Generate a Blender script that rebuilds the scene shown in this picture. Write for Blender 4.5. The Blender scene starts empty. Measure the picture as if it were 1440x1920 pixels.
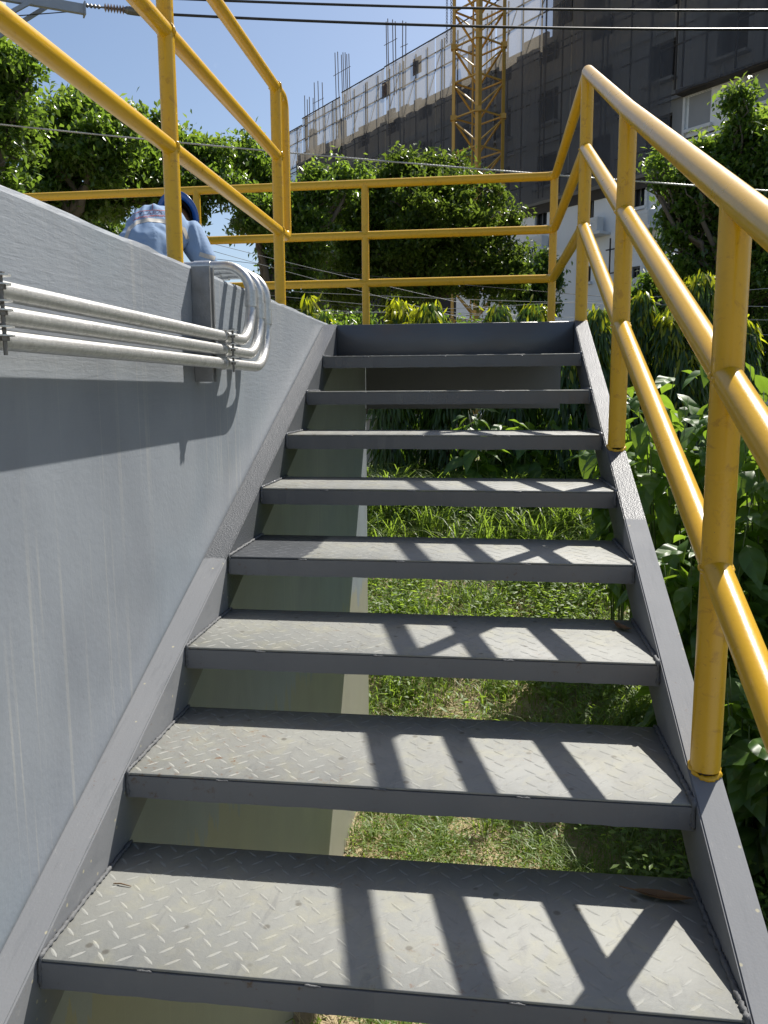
import bpy, bmesh, math, random
import numpy as np
from mathutils import Vector, Matrix
from mathutils.bvhtree import BVHTree
sc = bpy.context.scene
COL = sc.collection
rnd = random.Random(7)
NR = np.random.default_rng(11)
PI = math.pi
R = math.radians

# ------------------------------------------------------------------ camera, world, sun, exposure
CAM = Vector((0.7741, -1.2053, 0.9863)); PITCH, YAW, ROLL, FPX = R(-8.485), R(7.245), R(-0.330), 1513.4
G, H, W = 0.37355, 0.16474, 1.2            # going, riser, clear width of the stair
fw = Vector((-math.sin(YAW)*math.cos(PITCH), math.cos(YAW)*math.cos(PITCH), math.sin(PITCH)))
r0 = Vector((math.cos(YAW), math.sin(YAW), 0)); u0 = r0.cross(fw)
rt = math.cos(ROLL)*r0 + math.sin(ROLL)*u0; up = -math.sin(ROLL)*r0 + math.cos(ROLL)*u0
cd = bpy.data.cameras.new('camera'); cam = bpy.data.objects.new('camera', cd); COL.objects.link(cam)
cam.matrix_world = Matrix(((rt.x, up.x, -fw.x, CAM.x), (rt.y, up.y, -fw.y, CAM.y), (rt.z, up.z, -fw.z, CAM.z), (0, 0, 0, 1)))
cd.sensor_fit = 'VERTICAL'; cd.sensor_height = 24; cd.lens = 24*FPX/1920; cd.clip_end = 2000; cd.clip_start = 0.02
sc.camera = cam
SUN_A, SUN_B = 0.403, 0.66                  # towards the sun: (a, b, 1)
sd = Vector((SUN_A, SUN_B, 1)).normalized()
w = bpy.data.worlds.new('World'); sc.world = w; w.use_nodes = True
nt = w.node_tree; bgn = nt.nodes['Background']
sky = nt.nodes.new('ShaderNodeTexSky'); sky.sky_type = 'NISHITA'; sky.sun_disc = False
sky.sun_elevation = math.asin(sd.z); sky.sun_rotation = math.atan2(sd.x, sd.y)
sky.air_density = 1.0; sky.dust_density = 1.5; sky.ozone_density = 2.0; sky.altitude = 0
tcw = nt.nodes.new('ShaderNodeTexCoord'); nzw = nt.nodes.new('ShaderNodeTexNoise'); nzw.inputs['Scale'].default_value = 7; nzw.inputs['Detail'].default_value = 7; nzw.inputs['Roughness'].default_value = .62
nt.links.new(tcw.outputs['Generated'], nzw.inputs['Vector'])
crw = nt.nodes.new('ShaderNodeValToRGB'); crw.color_ramp.elements[0].position = .60; crw.color_ramp.elements[0].color = (0, 0, 0, 1); crw.color_ramp.elements[1].position = .80; crw.color_ramp.elements[1].color = (.42, .42, .42, 1)
nt.links.new(nzw.outputs[0], crw.inputs[0])
mxw = nt.nodes.new('ShaderNodeMix'); mxw.data_type = 'RGBA'; nt.links.new(crw.outputs[0], mxw.inputs[0]); nt.links.new(sky.outputs[0], mxw.inputs[6]); mxw.inputs[7].default_value = (7.6, 8.2, 9.0, 1)
nt.links.new(mxw.outputs[2], bgn.inputs[0]); bgn.inputs[1].default_value = 0.082
sl = bpy.data.lights.new('sun', 'SUN'); so = bpy.data.objects.new('sun', sl); COL.objects.link(so)
sl.energy = 5.0; sl.angle = R(0.53); sl.color = (1, 0.955, 0.88)
so.rotation_euler = sd.to_track_quat('Z', 'Y').to_euler(); so.location = (20, 30, 50)
sc.view_settings.view_transform = 'Standard'; sc.view_settings.look = 'None'
sc.view_settings.gamma = 1; sc.view_settings.exposure = 0.72
try: sc.view_settings.use_curve_mapping = False
except Exception: pass
sc.cycles.max_bounces = 8; sc.cycles.transparent_max_bounces = 16

# ------------------------------------------------------------------ helpers: points from directions
def ray(px, py): return fw + rt*((px-720)/FPX) - up*((py-960)/FPX)
def far(px, py, d):                        # the point seen at (px, py) at horizontal distance d
    v = ray(px, py); return CAM + v*(d/math.hypot(v.x, v.y))
def onplane(px, py, ax, val):
    v = ray(px, py); return CAM + v*((val-CAM[ax])/v[ax])

# ------------------------------------------------------------------ helpers: node materials
class NB:
    def __init__(s, name):
        s.m = bpy.data.materials.new(name); s.m.use_nodes = True; s.t = s.m.node_tree
        s.t.nodes.clear(); s.out = s.t.nodes.new('ShaderNodeOutputMaterial')
    def n(s, typ, ins=None, **kw):
        nd = s.t.nodes.new(typ)
        for k, v in kw.items(): setattr(nd, k, v)
        for k, v in (ins or {}).items(): s.set(nd, k, v)
        return nd
    def set(s, nd, k, v):
        i = nd.inputs[k]
        if hasattr(v, 'outputs'): v = v.outputs[0]
        if isinstance(v, bpy.types.NodeSocket): s.t.links.new(v, i)
        elif isinstance(v, tuple) and len(v) == 3 and i.type == 'RGBA': i.default_value = (*v, 1)
        else: i.default_value = v
    def coord(s, scale=(1, 1, 1), kind='Object', loc=(0, 0, 0)):
        tc = s.n('ShaderNodeTexCoord')
        return s.n('ShaderNodeMapping', {'Vector': tc.outputs[kind], 'Scale': scale, 'Location': loc}).outputs[0]
    def pos(s, scale=(1, 1, 1), loc=(0, 0, 0)):
        g = s.n('ShaderNodeNewGeometry')
        return s.n('ShaderNodeMapping', {'Vector': g.outputs['Position'], 'Scale': scale, 'Location': loc}).outputs[0]
    def noise(s, vec, scale, detail=4, rough=.55, dist=0):
        return s.n('ShaderNodeTexNoise', {'Vector': vec, 'Scale': scale, 'Detail': detail, 'Roughness': rough, 'Distortion': dist}).outputs[0]
    def ramp(s, fac, stops, interp='LINEAR'):
        nd = s.n('ShaderNodeValToRGB', {'Fac': fac}); cr = nd.color_ramp; cr.interpolation = interp
        while len(cr.elements) < len(stops): cr.elements.new(.5)
        for e, (p, c) in zip(cr.elements, stops):
            e.position = p; e.color = (*c, 1) if isinstance(c, tuple) else (c, c, c, 1)
        return nd.outputs[0]
    def mix(s, fac, a, b, mode='MIX'):
        nd = s.n('ShaderNodeMix', data_type='RGBA', blend_type=mode)
        s.set(nd, 0, fac); s.set(nd, 6, a); s.set(nd, 7, b); return nd.outputs[2]
    def math(s, op, a, b=0.0, clamp=False):
        nd = s.n('ShaderNodeMath', operation=op, use_clamp=clamp); s.set(nd, 0, a); s.set(nd, 1, b); return nd.outputs[0]
    def bump(s, h, strength=.3, dist=.01, normal=None):
        d = {'Height': h, 'Strength': strength, 'Distance': dist}
        if normal is not None: d['Normal'] = normal
        return s.n('ShaderNodeBump', d).outputs[0]
    def sep(s, vec): return s.n('ShaderNodeSeparateXYZ', {0: vec}).outputs
    def pbr(s, color, rough=.5, metal=0, normal=None, spec=.5, **kw):
        d = {'Base Color': color, 'Roughness': rough, 'Metallic': metal, 'Specular IOR Level': spec}
        if normal is not None: d['Normal'] = normal
        d.update(kw)
        return s.n('ShaderNodeBsdfPrincipled', d).outputs[0]
    def done(s, sh):
        s.t.links.new(sh, s.out.inputs[0]); return s.m

def flat(name, col, rough=.6, metal=0, var=.12, scale=8, bump=.0, spec=.5):
    b = NB(name); v = b.pos()
    f = b.noise(v, scale, 5)
    c = b.mix(f, tuple(x*(1-var) for x in col), tuple(min(1, x*(1+var)) for x in col))
    nrm = b.bump(b.noise(v, scale*6, 3), bump, .004) if bump else None
    return b.done(b.pbr(c, rough, metal, nrm, spec))

def steel_color(b, v):                     # old grey paint on the treads: yellowish dust, rust specks, dark droplets
    big = b.noise(v, 3.2, 5, .6)
    med = b.noise(v, 14, 6, .65, .6)
    c = b.mix(b.ramp(big, [(.32, 0.), (.7, 1.)]), (.220, .226, .213), (.270, .272, .246))
    c = b.mix(b.math('MULTIPLY', b.ramp(med, [(.50, 0.), (.66, 1.)]), .5), c, (.310, .302, .225))
    scuff = b.ramp(b.noise(b.pos((1, .25, 1)), 34, 6, .7, .8), [(.56, 0.), (.72, 1.)])
    c = b.mix(b.math('MULTIPLY', scuff, .5), c, (.145, .148, .15))
    grime = b.ramp(b.noise(v, 7, 6, .7, .5), [(.48, 0.), (.72, 1.)])
    c = b.mix(b.math('MULTIPLY', grime, .38), c, (.15, .145, .13))
    fine = b.noise(v, 90, 4, .7)
    c = b.mix(b.math('MULTIPLY', fine, .22), c, (.17, .172, .178))
    vo = b.n('ShaderNodeTexVoronoi', {'Vector': v, 'Scale': 26}).outputs
    spot = b.ramp(vo['Distance'], [(.12, 1.), (.22, 0.)])
    pick = b.ramp(b.sep(vo['Color'])[0], [(.80, 0.), (.82, 1.)])
    c = b.mix(b.math('MULTIPLY', b.math('MULTIPLY', spot, pick), .7), c, (.10, .092, .075))
    patch = b.ramp(b.noise(v, 2.3, 3), [(.53, 0.), (.66, 1.)])
    rust = b.ramp(b.noise(v, 48, 6, .75), [(.57, 0.), (.66, 1.)])
    c = b.mix(b.math('MULTIPLY', b.math('MULTIPLY', rust, patch), .85), c, (.17, .078, .03))
    return c, fine, med
def fresh_color(b, v):
    return b.mix(b.noise(v, 5, 5), (.066, .071, .079), (.092, .098, .106))

def mat_tread(name, mask=None):
    b = NB(name); v = b.pos()
    c, fine, med = steel_color(b, v)
    rough = b.math('ADD', b.math('MULTIPLY', med, .2), .52)
    bm = b.bump(fine, .25, .0025)
    if mask:
        x = b.sep(v)[0]
        e = b.math('ADD', x, b.math('MULTIPLY', b.noise(v, 16, 4), .08))
        k = b.ramp(b.math('SUBTRACT', e, mask), [(0., 1.), (.012, 0.)])
        c = b.mix(k, c, fresh_color(b, v)); rough = b.math('SUBTRACT', rough, b.math('MULTIPLY', k, .22))
    return b.done(b.pbr(c, rough, 0, bm, .3))
def mat_fresh():
    b = NB('fresh_grey_paint'); v = b.pos()
    h = b.noise(v, 130, 3, .6)
    brush = b.noise(b.pos((.35, 3, 3)), 22, 4)
    rough = b.math('ADD', b.math('MULTIPLY', b.noise(v, 7, 4), .14), .25)
    n1 = b.bump(h, .28, .002); n2 = b.bump(brush, .15, .002, n1)
    return b.done(b.pbr(fresh_color(b, v), rough, 0, n2, .6))
def mat_fascia(name='fascia_grey_paint'):
    b = NB(name); v = b.pos()
    c = b.mix(b.noise(v, 4, 5), (.115, .122, .136), (.168, .170, .172))
    rust = b.ramp(b.noise(v, 42, 6, .74), [(.58, 0.), (.68, 1.)])
    patch = b.ramp(b.noise(v, 3.7, 3), [(.50, 0.), (.62, 1.)])
    c = b.mix(b.math('MULTIPLY', rust, patch), c, (.10, .06, .03))
    scr = b.ramp(b.noise(b.pos((2, 2, 40)), 9, 5, .7), [(.66, 0.), (.74, 1.)])
    c = b.mix(b.math('MULTIPLY', scr, .25), c, (.26, .27, .28))
    return b.done(b.pbr(c, .45, 0, b.bump(b.noise(v, 70, 4), .22, .003)))
def mat_stringer(name, ysplit):
    b = NB(name); v = b.pos(); x, y, z = b.sep(v)
    c = b.mix(b.noise(v, 3, 5), (.160, .168, .180), (.208, .213, .221))
    st = b.ramp(b.noise(b.pos((9, 1.2, 2.6)), 6, 5, .65), [(.55, 0.), (.75, 1.)])
    c = b.mix(b.math('MULTIPLY', st, .45), c, (.115, .124, .134))
    sw = b.ramp(b.noise(b.pos((14, 3, 3)), 11, 6, .75, .6), [(.60, 0.), (.70, 1.)])
    c = b.mix(b.math('MULTIPLY', sw, .4), c, (.30, .30, .29))
    ru = b.ramp(b.noise(v, 55, 6, .75), [(.63, 0.), (.70, 1.)]); rp = b.ramp(b.noise(v, 3.1, 3), [(.52, 0.), (.62, 1.)])
    c = b.mix(b.math('MULTIPLY', b.math('MULTIPLY', ru, rp), .7), c, (.13, .065, .03))
    vo = b.n('ShaderNodeTexVoronoi', {'Vector': v, 'Scale': 38}).outputs
    dot = b.math('MULTIPLY', b.ramp(vo['Distance'], [(.10, 1.), (.16, 0.)]), b.ramp(b.sep(vo['Color'])[0], [(.80, 0.), (.81, 1.)]))
    c = b.mix(b.math('MULTIPLY', dot, .55), c, (.48, .44, .28))
    e = b.math('ADD', y, b.math('MULTIPLY', b.noise(v, 30, 3), .02))
    k = b.ramp(b.math('SUBTRACT', e, ysplit), [(0., 0.), (.006, 1.)])
    c = b.mix(k, c, fresh_color(b, v))
    rough = b.math('SUBTRACT', b.math('ADD', .66, b.math('MULTIPLY', b.noise(v, 12, 4), .14)), b.math('MULTIPLY', k, .255))
    h = b.n('ShaderNodeTexVoronoi', {'Vector': v, 'Scale': 210}).outputs[0]
    n1 = b.bump(h, b.math('ADD', .05, b.math('MULTIPLY', k, .45)), .0022)
    n2 = b.bump(b.noise(b.pos((40, 2, 4)), 3, 4), .2, .002, n1)
    return b.done(b.pbr(c, rough, 0, n2, b.math('ADD', .22, b.math('MULTIPLY', k, .06))))
def mat_yellow():
    b = NB('yellow_gloss_paint'); v = b.pos()
    c = b.mix(b.noise(v, 6, 5, .6), (.53, .300, .007), (.60, .352, .010))
    gr = b.ramp(b.noise(v, 26, 6, .75, .4), [(.56, 0.), (.72, 1.)])
    nz = b.sep(b.n('ShaderNodeNewGeometry').outputs['Normal'])[2]
    c = b.mix(b.math('MULTIPLY', gr, .18), c, (.26, .15, .018))
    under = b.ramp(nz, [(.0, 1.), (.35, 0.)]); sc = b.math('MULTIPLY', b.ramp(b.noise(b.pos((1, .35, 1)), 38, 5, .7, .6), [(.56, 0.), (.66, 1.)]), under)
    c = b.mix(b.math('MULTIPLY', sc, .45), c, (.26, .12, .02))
    chip = b.ramp(b.noise(v, 120, 3, .6), [(.715, 0.), (.735, 1.)])
    c = b.mix(b.math('MULTIPLY', chip, .7), c, (.08, .06, .04))
    h = b.noise(v, 95, 3, .55)
    return b.done(b.pbr(c, b.math('ADD', .24, b.math('MULTIPLY', b.noise(v, 18, 3), .10)), 0, b.bump(h, .13, .0025), .5))
def mat_wall():
    b = NB('brushed_grey_wall_paint'); v = b.pos()
    c = b.mix(b.noise(v, 1.1, 5, .6), (.208, .232, .264), (.262, .282, .304))
    patch = b.ramp(b.noise(b.pos((1, 1, .7), (0, 3.1, .4)), 1.6, 2, .4), [(.52, 0.), (.58, 1.)])
    c = b.mix(b.math('MULTIPLY', patch, .55), c, (.205, .240, .272))
    # vertical drips in pale paint, in patches
    dr = b.ramp(b.noise(b.pos((1, 34, .35)), 1.6, 3, .6), [(.585, 0.), (.64, 1.)])
    dp = b.ramp(b.noise(b.pos((1, 1.3, .8), (0, .5, .2)), 1.5, 3), [(.45, 0.), (.60, 1.)])
    c = b.mix(b.math('MULTIPLY', b.math('MULTIPLY', dr, dp), .32), c, (.43, .42, .38))
    br = b.noise(b.pos((1, 7, 60)), 1.4, 5, .65, .35)
    zz = b.ramp(b.math('ADD', b.math('MULTIPLY', b.sep(v)[2], .5), .0), [(.38, .03), (.54, 1.)])
    c = b.mix(b.math('MULTIPLY', b.math('MULTIPLY', br, .16), zz), c, (.36, .37, .38))
    smg = b.ramp(b.noise(b.pos((1, 1, .6)), 2.6, 5, .62, .5), [(.44, 0.), (.68, 1.)])
    c = b.mix(b.math('MULTIPLY', smg, .42), c, (.150, .164, .188))
    bounce_tint = b.ramp(b.math('ADD', b.math('MULTIPLY', b.sep(v)[2], .5), b.math('MULTIPLY', b.noise(b.pos((1, 9, .8)), 1.5, 4), .35)), [(-.62, .65), (-.05, 0.)])
    c = b.mix(bounce_tint, c, (.285, .262, .175))  # warm light bounced off the ground, painted into the lower wall
    spk = b.n('ShaderNodeTexVoronoi', {'Vector': v, 'Scale': 11}).outputs
    dot = b.math('MULTIPLY', b.ramp(spk['Distance'], [(.035, 1.), (.06, 0.)]), b.ramp(b.sep(spk['Color'])[0], [(.6, 0.), (.61, 1.)]))
    c = b.mix(b.math('MULTIPLY', dot, .7), c, (.6, .6, .58))
    n1 = b.bump(br, b.math('MULTIPLY', zz, .38), .004); n2 = b.bump(b.noise(v, 75, 4), .22, .003, n1)
    return b.done(b.pbr(c, b.math('ADD', .36, b.math('MULTIPLY', b.noise(v, 4, 4), .18)), 0, n2, .45))
def mat_galv():
    b = NB('galvanised_steel'); v = b.pos()
    vo = b.n('ShaderNodeTexVoronoi', {'Vector': v, 'Scale': 130}).outputs['Color']
    c = b.mix(b.sep(vo)[0], (.50, .50, .485), (.62, .62, .60))
    d = b.ramp(b.noise(v, 24, 6, .7), [(.55, 0.), (.72, 1.)])
    c = b.mix(b.math('MULTIPLY', d, .5), c, (.28, .275, .255))
    return b.done(b.pbr(c, b.math('ADD', .36, b.math('MULTIPLY', d, .2)), .72, b.bump(b.noise(v, 60, 4), .10, .002)))
def mat_leaf(name, a, bcol, trans, tf=.42, rough=.34, veins=False):
    b = NB(name); g = b.n('ShaderNodeNewGeometry')
    rv = g.outputs['Random Per Island'] if not veins else b.n('ShaderNodeObjectInfo').outputs['Random']
    c = b.mix(rv, a, bcol)
    t = b.mix(rv, trans, tuple(x*.62 for x in trans))
    nrm = None
    if veins:
        x, y, z = b.sep(b.coord())
        wv = b.math('SINE', b.math('SUBTRACT', b.math('MULTIPLY', y, 34.), b.math('MULTIPLY', b.math('ABSOLUTE', x), 38.)))
        ln = b.ramp(b.math('ABSOLUTE', wv), [(0., 1.), (.22, 0.)])
        mid = b.ramp(b.math('ABSOLUTE', x), [(.008, 1.), (.022, 0.)])
        k = b.math('MAXIMUM', b.math('MULTIPLY', ln, .6), mid)
        c = b.mix(b.math('MULTIPLY', k, .5), c, (.13, .22, .05)); t = b.mix(b.math('MULTIPLY', k, .35), t, tuple(x*.5 for x in trans))
        nrm = b.bump(b.math('ABSOLUTE', wv), .5, .03)
    p = b.pbr(c, rough, 0, nrm, .5)
    tr = b.n('ShaderNodeBsdfTranslucent', {'Color': t}).outputs[0]
    ms = b.n('ShaderNodeMixShader', {0: tf, 1: p, 2: tr}).outputs[0]
    return b.done(ms)

M = {}
M['tread'] = mat_tread('worn_tread_paint'); M['tread_edge'] = mat_tread('part_painted_tread', .275)
M['tread_new'] = mat_tread('old_paint_above', None); M['fresh'] = mat_fresh(); M['fascia'] = mat_fascia()
M['string_l'] = mat_stringer('stringer_paint_wall_side', 1.112); M['string_r'] = mat_stringer('stringer_paint_rail_side', 1.34)
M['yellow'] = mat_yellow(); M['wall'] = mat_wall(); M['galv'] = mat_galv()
M['dull_steel'] = flat('dull_steel', (.16, .155, .145), .5, .6, .3, 40)
M['weld'] = flat('weld_bead', (.115, .118, .122), .6, .0, .5, 90, .4, .3)
M['slab'] = flat('roof_concrete', (.34, .335, .32), .85, 0, .15, 6, .3)
M['leaf_dark'] = mat_leaf('tree_leaf', (.032, .066, .014), (.072, .128, .024), (.34, .54, .05), .36, .29)
M['leaf_mid'] = mat_leaf('tree_leaf_pale', (.048, .088, .020), (.105, .165, .034), (.44, .62, .07), .40, .30)
M['leaf_young'] = mat_leaf('young_leaf', (.15, .22, .010), (.34, .30, .014), (.74, .80, .03), .52, .42)
M['leaf_ashoka'] = mat_leaf('drooping_leaf', (.026, .055, .012), (.055, .10, .018), (.24, .42, .035), .34, .34)
M['leaf_big'] = mat_leaf('broad_leaf', (.034, .082, .018), (.070, .135, .026), (.34, .54, .04), .42, .44, True)
M['weed'] = mat_leaf('weed_leaf', (.065, .12, .022), (.14, .20, .04), (.46, .66, .07), .45, .5)
M['grass'] = mat_leaf('grass_blade', (.055, .115, .018), (.165, .215, .042), (.40, .58, .06), .42, .5)
M['straw'] = mat_leaf('dry_grass_blade', (.34, .27, .14), (.52, .42, .23), (.46, .38, .20), .25, .6)
M['bark'] = flat('bark', (.12, .10, .08), .9, 0, .35, 14, .6)
M['stem'] = flat('green_stem', (.09, .13, .04), .6, 0, .3, 30)
M['dead_leaf'] = flat('dead_leaf', (.15, .085, .035), .6, 0, .35, 30)
M['crane'] = flat('crane_yellow', (.46, .27, .045), .5, 0, .18, 3)
M['white_wall'] = flat('white_render', (.74, .76, .78), .8, 0, .06, .5)
M['concrete'] = flat('raw_concrete', (.26, .27, .285), .9, 0, .2, .6)
M['block'] = flat('hollow_block', (.34, .315, .28), .9, 0, .25, 2.2)
M['glass'] = flat('dark_window_glass', (.014, .017, .02), .35, 0, .1, 2, 0, .15)
M['frame'] = flat('window_frame', (.10, .10, .10), .5)
M['sill'] = flat('window_sill', (.62, .64, .66), .8)
M['dark_hole'] = flat('room_shade', (.022, .022, .023), .95)  # near-black colour stands in for shade inside the open rooms
M['rebar'] = flat('rebar', (.10, .075, .06), .8, .3)
M['tube'] = flat('scaffold_tube', (.035, .030, .027), .7, 0)
M['cable'] = flat('black_cable', (.012, .012, .013), .45)
M['strand'] = flat('steel_strand', (.42, .42, .41), .45, .4)
M['porc'] = flat('insulator', (.22, .16, .13), .3)
M['galv_far'] = flat('weathered_galvanised', (.30, .33, .37), .5, .4)
M['plywood'] = flat('brown_plywood', (.12, .065, .045), .8)
M['shirt'] = None
def mat_net():
    b = NB('scaffold_netting'); v = b.pos()
    fold = b.noise(b.pos((1, 1, .06)), 1.1, 4, .6)
    d = b.n('ShaderNodeBsdfDiffuse', {'Color': b.mix(fold, (.115, .128, .160), (.155, .170, .205))}).outputs[0]
    t = b.n('ShaderNodeBsdfTranslucent', {'Color': b.mix(fold, (.25, .225, .18), (.38, .345, .28))}).outputs[0]
    m1 = b.n('ShaderNodeMixShader', {0: .5, 1: d, 2: t}).outputs[0]
    tr = b.n('ShaderNodeBsdfTransparent', {'Color': (1, 1, 1)}).outputs[0]
    op = b.ramp(fold, [(.3, .50), (.75, .74)])
    m2 = b.n('ShaderNodeMixShader', {0: op, 1: tr, 2: m1}).outputs[0]
    return b.done(m2)
M['net'] = mat_net()
def mat_ground():
    b = NB('dry_soil_and_turf'); v = b.pos()
    c = b.mix(b.noise(v, 1.2, 6, .6), (.25, .195, .12), (.40, .32, .20))
    g = b.ramp(b.noise(v, .7, 4), [(.42, 0.), (.6, 1.)])
    c = b.mix(b.math('MULTIPLY', g, .7), c, (.09, .105, .035))
    x_ = b.sep(v)[0]; c = b.mix(b.ramp(b.math('ADD', b.math('MULTIPLY', x_, .25), b.math('MULTIPLY', b.noise(v, 1.5, 3), .3)), [(.55, 0.), (.85, 1.)]), c, (.05, .065, .022))
    c = b.mix(b.math('MULTIPLY', b.noise(v, 40, 5, .7), .4), c, (.34, .28, .19))
    return b.done(b.pbr(c, .95, 0, b.bump(b.noise(v, 22, 6, .7), .7, .03), .2))
M['ground'] = mat_ground()

# ------------------------------------------------------------------ helpers: meshes and objects
class MB:
    def __init__(s): s.v = []; s.f = []
    def add(s, vs, fs):
        o = len(s.v); s.v += [tuple(p) for p in vs]; s.f += [tuple(i+o for i in f) for f in fs]; return s
    def box(s, lo, hi):
        (a, b, c), (d, e, f) = lo, hi
        return s.add([(a, b, c), (d, b, c), (d, e, c), (a, e, c), (a, b, f), (d, b, f), (d, e, f), (a, e, f)],
                     [(0, 3, 2, 1), (4, 5, 6, 7), (0, 1, 5, 4), (1, 2, 6, 5), (2, 3, 7, 6), (3, 0, 4, 7)])
    def obox(s, c, ax, ay, az):
        c, ax, ay, az = map(Vector, (c, ax, ay, az))
        vs = [c+sx*ax+sy*ay+sz*az for sz in (-1, 1) for sy in (-1, 1) for sx in (-1, 1)]
        return s.add(vs, [(0, 2, 3, 1), (4, 5, 7, 6), (0, 1, 5, 4), (1, 3, 7, 5), (3, 2, 6, 7), (2, 0, 4, 6)])
    def beam(s, p, q, w_, t_, upv=(0, 0, 1)):
        p, q = Vector(p), Vector(q); d = (q-p); L = d.length; d.normalize()
        x = d.cross(Vector(upv))
        if x.length < 1e-3: x = d.cross(Vector((1, 0, 0)))
        x.normalize(); y = x.cross(d)
        return s.obox((p+q)/2, d*L/2, x*w_/2, y*t_/2)
    def prism(s, poly, axis, a, b):         # polygon in the plane across `axis`, from a to b
        n = len(poly)
        def P(u, v, t): return {0: (t, u, v), 1: (u, t, v), 2: (u, v, t)}[axis]
        vs = [P(u, v, a) for u, v in poly] + [P(u, v, b) for u, v in poly]
        return s.add(vs, [tuple(range(n))[::-1], tuple(range(n, 2*n))] + [(i, (i+1) % n, n+(i+1) % n, n+i) for i in range(n)])
    def tube(s, pts, rad, k=12, cap=True):
        pts = [Vector(p) for p in pts]; n = len(pts)
        rads = rad if isinstance(rad, (list, tuple)) else [rad]*n
        T = []
        for i in range(n):
            t = (pts[min(i+1, n-1)]-pts[max(i-1, 0)]).normalized(); T.append(t)
        a = Vector((0, 0, 1)) if abs(T[0].z) < .9 else Vector((1, 0, 0))
        x = T[0].cross(a).normalized(); vs = []
        for i in range(n):
            x = (x - T[i]*x.dot(T[i])).normalized(); y = T[i].cross(x)
            # mitre the ring at kinks so that the tube keeps its width
            for j in range(k):
                an = 2*PI*j/k; vs.append(pts[i] + (x*math.cos(an)+y*math.sin(an))*rads[i])
        fs = [(i*k+j, i*k+(j+1) % k, (i+1)*k+(j+1) % k, (i+1)*k+j) for i in range(n-1) for j in range(k)]
        if cap: fs += [tuple(range(k))[::-1], tuple(range((n-1)*k, n*k))]
        return s.add(vs, fs)
    def cyl(s, p, q, r, k=12): return s.tube([p, q], r, k)
    def mesh(s, name, mat, smooth=False):
        me = bpy.data.meshes.new(name); me.from_pydata([tuple(v) for v in s.v], [], s.f); me.update()
        if smooth: me.polygons.foreach_set('use_smooth', [True]*len(me.polygons))
        if mat: me.materials.append(mat)
        return me
    def obj(s, name, mat, parent=None, smooth=False, **props):
        return link(name, s.mesh(name, mat, smooth), parent, **props)
def link(name, data, parent=None, **props):
    o = bpy.data.objects.new(name, data); COL.objects.link(o)
    if parent is not None: o.parent = parent
    for k, v in props.items(): o[k] = v
    return o
def thing(name, label, cat, loc=(0, 0, 0), group=None):
    # parts are written in world coordinates, so the Empty stays at the origin unless told otherwise
    o = link(name, None, None, label=label, category=cat); o.location = loc; o.empty_display_size = .1
    if group: o['group'] = group
    return o
def tag(o, label, cat, group=None):
    o['label'] = label; o['category'] = cat
    if group: o['group'] = group
    return o
def smooth_auto(me, ang=40):
    bm = bmesh.new(); bm.from_mesh(me)
    for f in bm.faces: f.smooth = True
    for e in bm.edges:
        if len(e.link_faces) == 2 and e.calc_face_angle(0) > R(ang): e.smooth = False
    bm.to_mesh(me); bm.free(); return me
def bevel(me, w_=.002, seg=2):
    bm = bmesh.new(); bm.from_mesh(me)
    bmesh.ops.bevel(bm, geom=[e for e in bm.edges if len(e.link_faces) == 2 and e.calc_face_angle(0) > .6], offset=w_, segments=seg, affect='EDGES', clamp_overlap=True)
    bm.to_mesh(me); bm.free(); return smooth_auto(me, 50)
def fast_mesh(name, V, F, mat, smooth=False):   # numpy triangles or quads
    me = bpy.data.meshes.new(name); k = F.shape[1]
    me.vertices.add(len(V)); me.vertices.foreach_set('co', V.astype(np.float32).ravel())
    me.loops.add(F.size); me.loops.foreach_set('vertex_index', F.astype(np.int32).ravel())
    me.polygons.add(len(F)); me.polygons.foreach_set('loop_start', np.arange(0, F.size, k, dtype=np.int32))
    if smooth: me.polygons.foreach_set('use_smooth', np.ones(len(F), bool))
    me.update(calc_edges=True); me.materials.append(mat); return me
def fillet(pts, rad, seg=8):               # round the corners of a polyline
    out = [Vector(pts[0])]
    for i in range(1, len(pts)-1):
        p, a, b_ = Vector(pts[i]), Vector(pts[i-1]), Vector(pts[i+1])
        rr = rad[i-1] if isinstance(rad, (list, tuple)) else rad
        d1 = (a-p).normalized(); d2 = (b_-p).normalized(); th = d1.angle(d2); t = rr/math.tan(th/2)
        c = p + (d1+d2).normalized()*(rr/math.sin(th/2)); s1 = p+d1*t; s2 = p+d2*t
        for j in range(seg+1):
            f = j/seg; v1 = s1-c; v2 = s2-c; om = v1.angle(v2)
            out.append(c + (v1*math.sin((1-f)*om)+v2*math.sin(f*om))/math.sin(om))
    out.append(Vector(pts[-1])); return out

# ------------------------------------------------------------------ ground: one sheet to the horizon, a weedy bank behind the stair
GZ = -1.85
def sm(t): t = min(1, max(0, t)); return t*t*(3-2*t)
def gh(x, y):
    bank = 1.52*sm((y-4.9)/6.3)*sm((x+3.5)/3.0)*(1-sm((y-16)/14))
    rr = .05*sm((x-1.4)/2)
    return GZ + bank + rr + .035*math.sin(2.1*x+.7*y)*math.sin(1.7*y-.9*x)
xs = sorted(set([-700, -300, -120, -60, -30, -18, -12, -8, -5] + [round(-3+.3*i, 2) for i in range(44)] + [11, 13, 16, 22, 30, 60, 120, 300, 700]))
ys = sorted(set([-700, -300, -100, -40, -20, -12, -8, -5] + [round(-3+.3*i, 2) for i in range(60)] + [16, 18, 21, 25, 30, 40, 60, 100, 200, 400, 900]))
mb = MB(); nx = len(xs)
mb.v = [(x, y, gh(x, y)) for y in ys for x in xs]
mb.f = [(j*nx+i, j*nx+i+1, (j+1)*nx+i+1, (j+1)*nx+i) for j in range(len(ys)-1) for i in range(nx-1)]
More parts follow.
